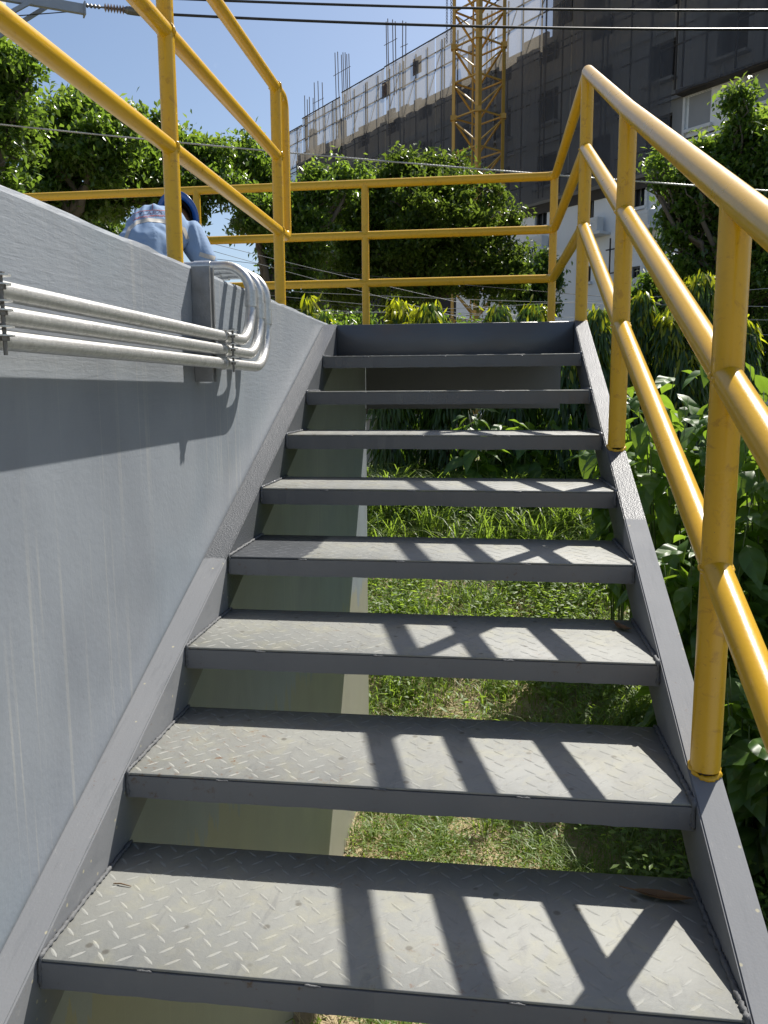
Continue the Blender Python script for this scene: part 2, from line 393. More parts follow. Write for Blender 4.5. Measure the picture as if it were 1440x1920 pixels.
mb.obj('ground', M['ground'], smooth=True, kind='structure')

# unseen pale slab added behind the viewer to bounce sunlight onto shaded posts
MB().box((-.07, -26, GZ-.2), (14, -2.2, GZ+.10)).obj('bounce_slab', flat('pale_bounce_slab', (.42, .41, .385), .9, 0, .12, 2), kind='structure')

# ------------------------------------------------------------------ tank wall with its flat roof
WX, WT, WEND = -0.075, 1.35, 4.5
tank = thing('tank_wall', 'long grey painted tank wall with brush marks beside the steel stair', 'wall')
mb = MB()
ny = 150; yy = [-7 + (WEND+7)*i/ny for i in range(ny+1)]
jit = [rnd.uniform(-.004, .003) if .02 < i/ny < .99 else 0 for i in range(ny+1)]
zt = [WT+j for j in jit]
vs = []
for i in range(ny+1):
    vs += [(WX, yy[i], GZ-.3), (WX, yy[i], WT-.012), (WX-.005+rnd.uniform(-.002, .002), yy[i], zt[i]), (WX-.24, yy[i], WT), (WX-.24, yy[i], GZ-.3)]
fs = []
for i in range(ny):
    a, b_ = i*5, (i+1)*5
    fs += [(a, b_, b_+1, a+1), (a+1, b_+1, b_+2, a+2), (a+2, b_+2, b_+3, a+3), (a+3, b_+3, b_+4, a+4)]
fs += [(0, 1, 2, 3, 4), tuple(ny*5+k for k in (4, 3, 2, 1, 0))]
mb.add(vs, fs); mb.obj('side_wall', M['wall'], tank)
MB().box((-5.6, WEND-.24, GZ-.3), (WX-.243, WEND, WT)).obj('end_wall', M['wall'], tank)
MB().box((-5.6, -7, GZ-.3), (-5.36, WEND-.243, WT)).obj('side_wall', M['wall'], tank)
MB().box((-5.357, -7, WT-.16), (WX-.243, WEND-.243, WT-.006)).obj('roof_slab', M['slab'], tank)

# ------------------------------------------------------------------ steel staircase
stair = thing('steel_staircase', 'open riser grey steel staircase with diamond plate treads', 'staircase')
NOSE = lambda y: y*H/G
K0, K1 = -11, 8
ang = math.atan2(H, G)
def stringer(x0, x1, inner, mat):
    # channel: web on the outer side of the flight opening, flanges along the slope; cut plumb at the landing
    ya, yb = K0*G-.15, 8*G+.028
    top = lambda y: NOSE(y)+.004
    dep = .162/math.cos(ang)*.95
    mb = MB()
    poly = [(ya, top(ya)), (yb, top(yb)), (yb, top(yb)-dep), (ya, top(ya)-dep)]
    mb.prism(poly, 0, x0, x1)
    o = mb.obj('stringer', mat, stair); bevel(o.data, .0035, 2); return o
stringer(WX+.003, -.0005, 0, M['string_l'])
stringer(W+.0005, W+.066, 1, M['string_r'])
def lozenges(seed):
    rr = random.Random(seed); mb = MB(); p = .044; q = .0285
    j = 0; y = .018
    while y < .37:
        i = 0; x = .02 + (p/2 if j % 2 else 0)
        while x < W-.02:
            s_ = 1 if (i+j) % 2 else -1; an = s_*R(42)+rr.uniform(-.06, .06)
            cx, cy = x+rr.uniform(-.001, .001), y+rr.uniform(-.001, .001); l, h_ = .0165, .0031
            dx, dy = math.cos(an), math.sin(an)
            pt = lambda a, b_, z: (cx+a*dx-b_*dy, cy+a*dy+b_*dx, z)
            z0, z1 = .0002, .0009
            mb.add([pt(-l, 0, z0), pt(-l*.45, -h_, z0), pt(l*.45, -h_, z0), pt(l, 0, z0), pt(l*.45, h_, z0), pt(-l*.45, h_, z0), pt(-l*.55, 0, z1), pt(l*.55, 0, z1)],
                   [(0, 1, 6), (1, 2, 7, 6), (2, 3, 7), (3, 4, 7), (4, 5, 6, 7), (5, 0, 6)])
            x += p; i += 1
        y += q; j += 1
    return mb
loz_old = [lozenges(3).mesh('raised_pattern', M['tread']), lozenges(5).mesh('raised_pattern', M['tread'])]
loz_edge = loz_old[0].copy(); loz_edge.materials.clear(); loz_edge.materials.append(M['tread_edge'])
def bead(pts, r_, seed):
    rr = random.Random(seed); P = []; Rd = []
    for a, b_ in zip(pts[:-1], pts[1:]):
        a, b_ = Vector(a), Vector(b_); n = max(2, int((b_-a).length/.005))
        for i in range(n):
            P.append(a.lerp(b_, i/n) + Vector((rr.uniform(-1, 1), rr.uniform(-1, 1), rr.uniform(-1, 1)))*r_*.28); Rd.append(r_*rr.uniform(.65, 1.3))
    P.append(Vector(pts[-1])); Rd.append(r_*.6)
    return MB().tube(P, Rd, 6)
beadm = {}
def tread(k):
    m = M['tread_edge'] if k == 3 else M['tread']
    fm = M['fascia'] if k <= 3 else M['fresh']
    mb = MB(); mb.box((.001, 0, -.006), (W-.001, .378, 0)); plate = mb.mesh('tread', m); bevel(plate, .0015, 1)
    o = link('tread', plate, stair); o.location = (0, k*G, k*H)
    # bent-down front lip, slightly wavy along the lower edge
    mb = MB(); n = 40; rr = random.Random(100+k); vs = []; fs = []
    for i in range(n+1):
        x = .002+(W-.004)*i/n; e = rr.uniform(-.0012, .0012); e2 = rr.uniform(-.0008, .0008)
        vs += [(x, -.0025+e2, -.0065), (x, -.0025+e2, -.056+e), (x, .0035, -.056+e), (x, .0035, -.0065)]
    for i in range(n):
        a = i*4; fs += [(a, a+4, a+5, a+1)[::-1], (a+1, a+5, a+6, a+2)[::-1], (a+2, a+6, a+7, a+3)[::-1], (a+3, a+7, a+4, a)[::-1]]
    fs += [(0, 1, 2, 3), tuple(n*4+q for q in (3, 2, 1, 0))]
    mb.add(vs, fs); mb.obj('front_lip', fm, o)
    if k >= 0:
        lz = loz_edge if k == 3 else loz_old[k % 2]
        link('raised_pattern', lz, o, kind='stuff')
    # welds: along both ends of the plate and down the ends of the lip, a few stitches under the nosing
    mb = bead([(.004, .375, .003), (.004, 0, .003), (.004, -.003, -.052)], .0042, k)
    b2 = bead([(W-.004, .375, .003), (W-.004, 0, .003), (W-.004, -.003, -.052)], .0055, k+50); mb.add(b2.v, b2.f)
    for q in range(3):
        x = .20+q*.33+rr.uniform(-.05, .05); b3 = bead([(x, -.002, -.005), (x+.028, -.002, -.006)], .0024, k*7+q); mb.add(b3.v, b3.f)
    mb.obj('weld_bead', M['weld'] if k < 4 else M['fresh'], o, smooth=True, kind='stuff')
    return o
for k in range(K0, K1): tread(k)

# landing: deck, edge channels, deep panel under the far edge
land = thing('landing_platform', 'small grey steel landing at the head of the staircase', 'landing')
LY0, LY1, LZ = 8*G, 4.5, 8*H+.009
LX0, LX1 = WX+.003, W+.067
o = MB().box((LX0, LY0+.034, LZ-.006), (LX1, LY1-.02, LZ)).obj('deck_plate', M['fresh'], land)
o = MB().prism([(LY0-.001, LZ), (LY0+.031, LZ), (LY0+.031, LZ-.012), (LY0+.009, LZ-.012), (LY0+.009, LZ-.188), (LY0+.031, LZ-.188), (LY0+.031, LZ-.2), (LY0-.001, LZ-.2)], 0, .001, W-.001).obj('front_channel', M['fresh'], land); bevel(o.data, .003, 1)
MB().box((LX1-.05, LY0+.034, LZ-.13), (LX1, LY1-.02, LZ-.009)).obj('side_channel', M['fresh'], land)
mb = MB(); mb.box((WX+.003, LY1-.017, .872), (LX1, LY1-.009, LZ-.002)); mb.box((WX+.003, LY1-.009, .866), (LX1+.004, LY1+.05, .874)); mb.box((LX1-.004, LY1-.009, .874), (LX1+.004, LY1+.05, LZ-.002))
o = mb.obj('edge_panel', M['fresh'], land)

# ------------------------------------------------------------------ yellow pipe railings
def pipe(name, pts, r_, parent, k=20, label=None):
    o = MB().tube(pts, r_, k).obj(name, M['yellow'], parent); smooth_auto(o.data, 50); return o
def collar(p, d, r_, parent, seed, name='weld_ring'):
    # lumpy weld ring round a joint
    rr = random.Random(seed); d = Vector(d).normalized(); a = d.cross(Vector((.3, .5, .8))).normalized(); b_ = d.cross(a)
    pts = []; rd = []
    for j in range(33):
        an = 2*PI*(j % 32)/32; e = rr.uniform(.94, 1.06) if j % 32 else 1
        pts.append(Vector(p)+(a*math.cos(an)+b_*math.sin(an))*r_*e+d*rr.uniform(-.003, .003)); rd.append(.0042*rr.uniform(.7, 1.5))
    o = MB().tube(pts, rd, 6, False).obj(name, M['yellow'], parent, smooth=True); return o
sr = thing('stair_railing', 'yellow three rail pipe railing climbing the open side of the stair', 'railing')
XR, RR = 1.236, .0302
hts = (1.14, .81, .43)
posts = [(-3.5, 0), (-2.18, 0), (-.87, 0), (.455, 0), (1.77, 0), (3.035, 0)]
for i, (y, _) in enumerate(posts):
    zb = NOSE(y)+.008 if y < 3 else 8*H+.009
    ztop = NOSE(y)+1.14 if y < 3 else 2.50
    p = pipe('post', [(XR, y, zb-.004), (XR, y, ztop)], RR, sr)
    if y > 0:
        # splashed weld at the foot
        rr = random.Random(i); pts = []; rd = []
        for j in range(41):
            an = 2*PI*(j % 40)/40; px, py = XR+math.cos(an)*(RR-.0022), y+math.sin(an)*(RR-.0022)
            pts.append((px, py, (NOSE(py) if y < 3 else 8*H+.005)+.005)); rd.append(.0055*rr.uniform(.55, 1.5) if j % 40 else .0055)
        MB().tube(pts, rd, 6, False).obj('weld_ring', M['yellow'], p, smooth=True)
for n_, h_ in enumerate(hts):
    zc = (2.50, 2.15, 1.785)[n_]; y0 = -3.5
    pts = [(XR, y0, NOSE(y0)+h_), (XR, 1.77, NOSE(1.77)+h_), (XR, 3.035, zc)]
    rl = pipe('rail', pts, RR if n_ == 0 else RR*.98, sr)
    for y in ((.455, 1.77, 3.035) if n_ else ()):
        zz = NOSE(y)+h_ if y < 3 else zc
        collar((XR, y, zz), (0, G*-.5, G*1.3), RR*1.03, rl, int(y*100)+n_)
MB().add(*(lambda s_: (s_.v, s_.f))(MB().tube([(XR, 3.035, 2.50-.002), (XR, 3.035, 2.50+.012), (XR, 3.035, 2.50+.024)], [RR*1.0, RR*.92, RR*.45], 16))).obj('rail_cap', M['yellow'], sr, smooth=True)
lr = thing('landing_railing', 'yellow three rail pipe railing round the landing and along the tank roof edge', 'railing')
LR = .0275
DX, DY = 1.195, 4.455
DZ = (2.378, 2.042, 1.727)
fx = [DX, -.063, -1.245, -2.43, -3.62, -4.8]
for i, x in enumerate(fx): pipe('post', [(x, DY, (LZ if i == 0 else WT)-.003), (x, DY, DZ[0]-.002*i)], LR*.93, lr, 16)
for n_, z in enumerate(DZ):
    zc = (2.50, 2.15, 1.785)[n_]
    pts = fillet([(XR, 3.035+.028, zc), (DX+.006, DY, z), (-4.8, DY, z-.012)], .06, 6)
    rl = pipe('rail', pts, LR, lr, 16)
    for x in fx[1:4]: collar((x, DY, z-.003), (0, 0, 1), LR*1.0, rl, int(-x*100)+n_)
wr = thing('wall_railing', 'yellow pipe railing standing on the tank wall above the conduits', 'railing')
XL, LRR = -.14, .0238
LZZ = (2.275, 1.997, 1.685)
for y in (-3.8, -2.55, -1.32, -.08, 1.155, 2.388): pipe('post', [(XL, y, WT-.006), (XL, y, LZZ[0])], LRR, wr, 18)
loop = fillet([(XL, -3.8, LZZ[0]), (XL, 2.525, LZZ[0]), (XL, 2.525, LZZ[2]), (XL, -3.8, LZZ[2])], [.055, .03], 8)
rl = pipe('rail', loop, LRR*.97, wr, 18)
r2 = pipe('rail', [(XL, -3.8, LZZ[1]), (XL, 2.388, LZZ[1])], LRR*.97, wr, 18)
for y in (1.155, 2.388):
    for z, q in ((LZZ[1], r2), (LZZ[2], rl), (LZZ[0], rl)): collar((XL, y, z), (0, 1, .4), LRR*1.05, q, int(y*50+z*90))

# ------------------------------------------------------------------ conduits, strut channels, clamps
def strut(name, y, z0, z1, label):
    t = thing(name, label, 'bracket', group='steel channels holding the conduits')
    a = .0205; d = .054; x0 = WX+.001
    poly = [(x0, y-a), (x0+d, y-a), (x0+d, y-a+.010), (x0+d-.008, y-a+.010), (x0+d-.008, y-a+.0025), (x0+.0025, y-a+.0025), (x0+.0025, y+a-.0025),
            (x0+d-.008, y+a-.0025), (x0+d-.008, y+a-.010), (x0+d, y+a-.010), (x0+d, y+a), (x0, y+a)]
    mb = MB(); mb.prism(poly, 2, z0, z1); o = mb.obj('channel', M['galv_old'], t); return t
M['galv_old'] = flat('weathered_strut', (.24, .245, .25), .42, .55, .35, 30, .2)
PX, PR = -.003, .0166
zs = (1.150, 1.111, 1.072); yu = (1.455, 1.555, 1.645); ztop_ = 1.397
st_b = strut('strut_channel', 1.122, 1.018, 1.345, 'upright steel channel on the wall where the conduits bend up')
st_a = strut('strut_channel', -.062, .99, 1.30, 'upright steel channel at the left picture edge, cut off by the frame')
for i in range(3):
    t = thing('conduit', ('top conduit of the three on the grey wall, bending over the wall first', 'middle conduit of the three on the grey wall', 'lowest conduit of the three on the grey wall, bending up last')[i], 'conduit', group='galvanised conduits on the tank wall')
    ptsc = fillet([(PX, -4, zs[i]), (PX, yu[i], zs[i]), (PX+.0, yu[i], ztop_), (-1.2, yu[i], ztop_+.004)], [(.135, .15, .16)[i], .088], 12)
    o = MB().tube(ptsc, PR, 18).obj('pipe', M['galv'], t); smooth_auto(o.data)
    zc = (1.292, 1.262, 1.25)[i]
    o = MB().tube([(PX, yu[i]-.002, zc-.026), (PX, yu[i], zc+.026)], PR*1.2, 18).obj('coupling', M['galv'], t); smooth_auto(o.data)
    o = MB().tube([(-.19, yu[i], ztop_), (-.135, yu[i], ztop_)], PR*1.18, 18).obj('coupling', M['galv'], t); smooth_auto(o.data)
def clamps(t, y):
    for i in range(3):
        mb = MB()
        n = 20                                              # strap round the pipe
        vs = []; fs = []
        for j in range(n+1):
            an = R(-150)+R(300)*j/n
            for (rr_, dy) in ((PR*1.02, -.011), (PR*1.02, .011), (PR*1.16, .011), (PR*1.16, -.011)):
                vs.append((PX+math.cos(an)*rr_, y+dy, zs[i]+math.sin(an)*rr_))
        for j in range(n):
            a = j*4
            for q in range(4): fs.append((a+q, a+(q+1) % 4, a+4+(q+1) % 4, a+4+q))
        mb.add(vs, fs)
        c = mb.obj('clamp', M['galv'], t)
        mb = MB()                                           # ears and the bolt between them, standing off the front of the strap
        for dz in (.0175, .004): mb.tube([(PX+PR+.013, y+.004, zs[i]+dz-.0012), (PX+PR+.013, y+.004, zs[i]+dz+.0012)], .0155, 14)
        mb.box((PX+.002, y-.009, zs[i]+.0165), (PX+PR+.02, y+.009, zs[i]+.0188))
        mb.obj('ear', M['galv'], c)
        mb = MB(); mb.cyl((PX+PR+.013, y+.004, zs[i]-.026), (PX+PR+.013, y+.004, zs[i]+.0225), .0034, 8)
        mb.cyl((PX+PR+.013, y+.004, zs[i]-.004), (PX+PR+.013, y+.004, zs[i]+.0026), .0072, 6); mb.cyl((PX+PR+.013, y+.004, zs[i]+.0192), (PX+PR+.013, y+.004, zs[i]+.0225), .0066, 6)
        mb.obj('bolt', M['dull_steel'], c)
clamps(st_b, 1.150); clamps(st_a, -.008)

# ------------------------------------------------------------------ fallen leaves and a twig on the treads
def dry_leaf(label, loc, L, wd, rz, curl):
    mb = MB(); n = 10; vs = []; fs = []
    for i in range(n+1):
        t = i/n; wv = wd*math.sin(PI*min(1, t*1.02))**.8*(1-.25*t); x = (t-.5)*L
        z = curl*(4*(t-.5)**2)
        vs += [(x, -wv, z+.35*wv), (x, 0, z), (x, wv, z+.5*wv)]
    for i in range(n):
        a = i*3; fs += [(a, a+3, a+4, a+1), (a+1, a+4, a+5, a+2)]
    mb.add(vs, fs); mb.tube([(-L*.72, 0, curl*1.3), (-L*.5, 0, curl), (0, 0, .0008), (L*.48, 0, curl*.9)], [.0011, .0014, .001, .0004], 5)
    o = mb.obj('dead_leaf', M['dead_leaf'], smooth=True); tag(o, label, 'leaf', 'fallen leaves on the treads'); o.location = loc; o.rotation_euler = (0, 0, rz); return o
dry_leaf('long dry brown leaf in shade at the right end of the lowest tread', (1.128, .302, .004), .115, .015, R(-8), .008)
dry_leaf('small curled brown leaf at the right end of the third tread from the bottom', (1.155, 1.02, 2*H+.004), .075, .014, R(-60), .012)
o = MB().tube([(.035, .222, .0025), (.052, .221, .004), (.075, .217, .0025)], [.0012, .0014, .0008], 6).obj('twig', M['dead_leaf']); tag(o, 'short dark twig on the left of the lowest tread', 'twig')

# ------------------------------------------------------------------ building under construction with scaffold netting
FA = R(42); FE = Vector((math.sin(FA), -math.cos(FA), 0)); FN = Vector((-FE.y, FE.x, 0))       # along the facade; away from us
v_ = ray(545, 740); v_.z = 0; F0 = CAM + v_.normalized()*60; F0.z = 0
def fp(s, d, z): return F0 + FE*s + FN*d + Vector((0, 0, z))          # s along, d behind the netting, z up
def fs_(px, py, d=0):                                                 # facade coordinates of what is seen at (px, py)
    v = ray(px, py); t = (F0+FN*d-CAM).dot(FN)/v.dot(FN); P = CAM+v*t; return (P-F0).dot(FE), P.z
class FB(MB):
    def fbox(s, s0, s1, d0, d1, z0, z1):
        vs = [fp(a, b_, c) for c in (z0, z1) for b_ in (d0, d1) for a in (s0, s1)]
        return s.add(vs, [(0, 2, 3, 1), (4, 5, 7, 6), (0, 1, 5, 4), (1, 3, 7, 5), (3, 2, 6, 7), (2, 0, 4, 6)])
bld = thing('unfinished_building', 'large concrete building under construction wrapped in dark scaffold netting behind the crane', 'building')
SMAX = 56; DB = .62; ZW = 17.0
# wall cut round its openings: columns of windows by storey, built as piers and spandrels before a solid painted near-black for room shade
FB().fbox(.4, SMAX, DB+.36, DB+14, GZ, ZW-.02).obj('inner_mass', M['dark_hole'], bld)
storeys = [10.45, 13.45, 16.0]
cols = []
s_ = 2.2
while s_ < SMAX-2: cols.append(s_); s_ += 3.1
wall = FB()
def wall_band(z0, z1, wz0, wz1, ww, mat, name, s0=.4, s1=SMAX, extra=None):
    mb = FB()
    mb.fbox(s0, s1, DB, DB+.30, z0, wz0); mb.fbox(s0, s1, DB, DB+.30, wz1, z1)
    edges = [s0]
    for c in cols:
        if s0 < c < s1-ww: edges += [c, c+ww]
    edges.append(s1)
    for a, b_ in zip(edges[::2], edges[1::2]): mb.fbox(a, b_, DB+.002, DB+.298, wz0-.001, wz1+.001)
    return mb.obj(name, mat, bld)
for i, zf in enumerate((9.75, 12.55, 15.2)):
    wall_band(zf, (12.55, 15.2, ZW)[i], zf+.75, zf+(2.2, 2.2, 1.55)[i], 1.25, M['block' if i == 2 else 'concrete'], 'wall')
# slab edges, small ledges under the openings
for i, zf in enumerate((12.55, 15.2)): FB().fbox(.4, SMAX, DB-.12, DB+.001, zf-.16, zf+.10).obj('slab_edge', M['concrete'], bld)
rr = random.Random(5)
for zf in (9.75, 12.55):
    for c in cols:
        if 10 < c < SMAX-2: FB().fbox(c-.15, c+1.4, DB-.34, DB-.002, zf+.60, zf+.70).obj('ledge', M['concrete'], bld)
# ragged block courses and columns above the last wall, seen through the net
s_ = .6
while s_ < 23:
    wv = rr.uniform(.4, 1.6); hh = rr.choice([.0, .0, .0, .2, .2, .35])
    if hh: FB().fbox(s_, s_+wv, DB+.04, DB+.2, ZW+.001, ZW+hh).obj('block_course', M['block'], bld)
    s_ += wv+.02
for s0 in (1.4, 5.2, 18.2): FB().fbox(s0, s0+.4, DB+.5, DB+.95, ZW-1.2, 19.0-rr.uniform(0, .5)).obj('column', M['concrete'], bld)
for s0, z0 in ((11.6, 18.0), (14.6, 18.35)): FB().fbox(s0, s0+.75, .22, .26, z0-.1, z0+.75).obj('plywood_sheet', M['plywood'], bld)
# taller block to the right of the crane
FB().fbox(24.6, SMAX, DB+.10, DB+12, ZW+.002, 19.4).obj('upper_wall', M['block'], bld)
FB().fbox(25.0, SMAX, DB+.02, DB+.098, ZW+1.3, ZW+1.6).obj('upper_beam', M['concrete'], bld)
for s0 in [25+1.7*i for i in range(14)]: FB().fbox(s0, s0+.8, DB+.05, DB+.098, ZW+.3, ZW+1.25).obj('upper_opening_shade', M['dark_hole'], bld)  # near-black boxes on the wall stand in for shaded openings

# scaffold between the net and the wall
scf = thing('scaffold', 'scaffold of upright tubes and ledgers just behind the dark netting', 'scaffold')
i = 0; s_ = .35
while s_ < 40:
    zt_ = 19.1 if s_ > 2.6 else 18.75
    MB().cyl(fp(s_, .16, 9.9 if s_ < 31.6 else 12.6), fp(s_, .16, zt_+.15), .042, 6).obj('upright', M['tube'], scf); s_ += (.28 if i % 4 == 2 else 1.12)+.12*math.sin(i*2.3); i += 1
for z in (10.6, 12.4, 14.2, 16.05, 16.35, 17.9, 18.75):
    MB().cyl(fp(.3, .12, z), fp(40, .12, z), .034, 6).obj('ledger', M['tube'], scf)
for k in range(15):
    s0 = .6+1.9*k; MB().cyl(fp(s0, .2, 16.4), fp(s0+1.3, .2, 18.7), .02, 6).obj('brace', M['tube'], scf)
# netting: separate sheets laced side by side, with soft folds
net = thing('scaffold_net', 'dark see-through scaffold netting hung in tall sheets over the unfinished building', 'netting')
def sheet(s0, s1, z0, z1, seed):
    rr = random.Random(seed); n, m_ = 18, 14; vs = []
    ph = [rr.uniform(0, 6) for _ in range(4)]
    for j in range(m_+1):
        for i_ in range(n+1):
            s = s0+(s1-s0)*i_/n; z = z0+(z1-z0)*j/m_
            d = .035*math.sin(s*5.1+ph[0])+.03*math.sin(s*2.3+z*.35+ph[1])+.02*math.sin(s*11+ph[2]+z*.2)
            sag = .05*math.sin(PI*i_/n)*(j/m_)**6
            vs.append(fp(s, d, z-sag))
    o = MB().add(vs, [(j*(n+1)+i_, j*(n+1)+i_+1, (j+1)*(n+1)+i_+1, (j+1)*(n+1)+i_) for j in range(m_) for i_ in range(n)]).obj('net_sheet', M['net'], net, smooth=True)
edges = [(.25, 2.5, 9.7, 18.75), (2.56, 7.35, 9.7, 19.15), (7.58, 12.2, 9.7, 19.35), (12.22, 16.9, 9.7, 19.4), (16.92, 21.6, 9.7, 19.4), (21.62, 26.4, 9.7, 19.45), (26.42, 31.7, 9.72, 19.5), (31.95, 37, 12.4, 19.6), (37.02, 43, 12.42, 19.6), (43.02, 50, 12.42, 19.6)]
for i, e_ in enumerate(edges): sheet(*e_, i)
for (a, b_, z0, z1) in edges[:6]: MB().cyl(fp(a, -.03, z1), fp(b_, -.03, z1), .035, 6).obj('top_rope', M['tube'], net)
# lower finished floors: white walls, dark windows, air conditioner shelves
low = thing('white_building', 'white rendered lower floors with dark square windows under the netting', 'building')
wins = []
for a, b_ in (((1010, 386), (1032, 425)), ((1108, 362), (1120, 415)), ((1194, 335), (1216, 390)), ((1300, 182), (1338, 236)), ((1425, 134), (1460, 190)), ((1100, 500), (1114, 530)), ((1050, 500), (1062, 536)), ((1395, 470), (1432, 520)), ((1290, 445), (1325, 495)), ((1190, 500), (1206, 530))):
    (sa, za), (sb, zb) = fs_(*a, DB+.25), fs_(*b_, DB+.25); zc_ = (za+zb)/2; zh = abs(za-zb)/2
    wins.append((min(sa, sb), max(sa, sb), zc_-zh*.9, zc_+zh*.9))
# white wall in vertical strips so that every window is a real opening
def strips(s0, s1, z0, z1, ws):
    mb = FB(); cuts = sorted(set([s0, s1]+[x for w_ in ws for x in w_[:2] if s0 < x < s1]))
    for a, b_ in zip(cuts[:-1], cuts[1:]):
        mid = (a+b_)/2; gaps = sorted((w_[2], w_[3]) for w_ in ws if w_[0] < mid < w_[1]); z = z0
        for g0, g1 in gaps:
            if g0 > z: mb.fbox(a, b_, DB, DB+.34, z, g0)
            z = max(z, g1)
        if z < z1: mb.fbox(a, b_, DB, DB+.34, z, z1)
    return mb
strips(18, 31.8, GZ-.2, 9.745, wins).obj('wall', M['white_wall'], low)
strips(31.81, SMAX, GZ-.2, 12.545, wins).obj('wall', M['white_wall'], low)
FB().fbox(31.81, SMAX, DB-.5, DB-.001, 12.38, 12.545).obj('net_hem', M['tube'], low)
FB().fbox(18, 31.8, DB-.06, DB-.001, 9.3, 9.74).obj('net_hem', M['tube'], low)
for (a, b_, z0, z1) in wins:
    f_ = FB(); t = .07
    f_.fbox(a, a+t, DB+.12, DB+.2, z0, z1); f_.fbox(b_-t, b_, DB+.12, DB+.2, z0, z1); f_.fbox(a+t, b_-t, DB+.12, DB+.2, z0, z0+t); f_.fbox(a+t, b_-t, DB+.12, DB+.2, z1-t, z1); m0 = (a+b_)/2; f_.fbox(m0-.03, m0+.03, DB+.121, DB+.199, z0+t, z1-t)
    fo = f_.obj('window', M['frame'], low)
    FB().fbox(a+.01, b_-.01, DB+.205, DB+.22, z0+.01, z1-.01).obj('pane', M['glass'], fo)
    FB().fbox(a-.12, b_+.12, DB-.16, DB-.001, z0-.14, z0-.02).obj('sill', M['sill'], fo)
for i, (px, py) in enumerate(((1010, 455), (1205, 410), (1112, 422), (1192, 535))):
    s0, z0 = fs_(px, py, DB-.3)
    FB().fbox(s0-.7, s0+.75, DB-.75, DB-.002, z0-.5, z0-.38).obj('shelf', M['sill'], low)
    mb = FB(); mb.fbox(s0-.45, s0+.5, DB-.6, DB-.2, z0-.378, z0+.25)
    for k in range(5): mb.fbox(s0-.42, s0+.47, DB-.62, DB-.602, z0-.33+k*.11, z0-.27+k*.11)
    mb.obj('air_conditioner', M['sill'], low)
sx, sz = fs_(1148, 470, DB-.1)
mb = FB()
for q in (0, .5): mb.fbox(sx+q, sx+q+.05, DB-.3, DB-.25, sz-2.2, sz+.5)
for q in (0, 1.0, 1.9): mb.fbox(sx-.2, sx+.8, DB-.3, DB-.25, sz-q, sz-q+.05)
mb.obj('pipe_rack', M['tube'], low)
mb = FB(); mb.fbox(sx+1.6, sx+1.72, DB-.12, DB-.002, GZ, 9.2); mb.fbox(31.9, 32.0, DB-.12, DB-.002, 9, 12.3); mb.obj('downpipe', M['sill'], low)
# bars standing out of the unfinished columns
def bars(label, pxs, pytop, bend=.0):
    t = thing('rebar_cluster', label, 'rebar', group='reinforcing bars above the unfinished columns')
    for i, px in enumerate(pxs):
        s0, z1 = fs_(px, pytop+rr.uniform(-3, 5), 1.0)
        mb = MB(); mb.tube([fp(s0+bend+.1*rr.uniform(-1, 1), 1.0, 18.2), fp(s0+bend*.3, 1.0, (18.2+z1)/2), fp(s0, 1.0, z1)], .028, 5); mb.obj('bar', M['rebar'], t)
    s0, z1 = fs_(pxs[0], pytop, 1.0); s1, _ = fs_(pxs[-1], pytop, 1.0)
    MB().cyl(fp(s0-.15, .95, z1-1.4), fp(s1+.25, .95, z1-1.45), .018, 5).obj('tie', M['rebar'], t)
bars('short thin bars over the far left corner of the netted roof', (571, 576, 580, 587), 182)
bars('three leaning bars tied by a crossbar, second cluster from the left', (589, 596, 604), 152, .15)
bars('bundle of leaning bars over the gap in the netting', (628, 633, 640, 643, 647, 650, 654), 98, .2)
bars('tall bars reaching the overhead cable left of the crane', (724, 727, 736, 741), 36, .15)
bars('two tall bars nearest the crane', (755, 761), 38, -.06)

# ------------------------------------------------------------------ tower crane mast
crane = thing('tower_crane', 'yellow lattice mast of a tower crane rising in front of the netting', 'crane')
CC = far(891, 740, 37); CC.z = 0
vw = (CC-CAM); vw.z = 0; vw.normalize(); sw = Vector((vw.y, -vw.x, 0)); hd = 1.12
crn = [CC-vw*hd, CC+sw*hd, CC+vw*hd, CC-sw*hd]
for c in crn:
    mb = MB(); o_ = (CC-c).normalized(); a = Matrix.Rotation(R(45), 3, 'Z') @ o_; b_ = Matrix.Rotation(R(-45), 3, 'Z') @ o_
    for d_ in (a, b_):
        n_ = Vector((-d_.y, d_.x, 0)); m0 = c+d_*.09
        mb.obox(m0+Vector((0, 0, 12)), d_*.09, n_*.012, Vector((0, 0, 14)))
    mb.obj('chord', M['crane'], crane)
ST = 1.42; z = -1.6; lev = 0
while z < 25:
    for q in range(4):
        a, b_ = crn[q], crn[(q+1) % 4]; i_ = (CC-(a+b_)/2).normalized()*.05
        fl = (lev+q) % 2
        za, zb = (z+.12, z-.12) if q % 2 else (z-.12, z+.12)
        MB().beam(a+i_+Vector((0, 0, z)), b_+i_+Vector((0, 0, z)), .085, .05).obj('lacing', M['crane'], crane)
        p, q_ = (a, b_) if q in (0, 2) else (b_, a)
        MB().beam(p+i_*1.7+Vector((0, 0, z+.08)), q_+i_*1.7+Vector((0, 0, z+ST-.08)), .085, .05).obj('lacing', M['crane'], crane)
    if lev % 2 == 0:
        mb = MB()
        for c in crn: mb.obox(c+(CC-c)*.06+Vector((0, 0, z)), sw*.13, vw*.13, Vector((0, 0, .10)))
        mb.obj('joint_plate', M['crane'], crane)
    z += ST; lev += 1
o = MB().tube([CC+vw*.2-sw*.25+Vector((0, 0, -1.8)), CC+vw*.2-sw*.25+Vector((0, 0, 26))], .045, 6).obj('ladder_rail', M['crane'], crane)
hook = thing('hoist_chain', 'dark chain hoist hanging beside the crane mast at the top edge', 'hoist')
cp = far(838, 10, 36)
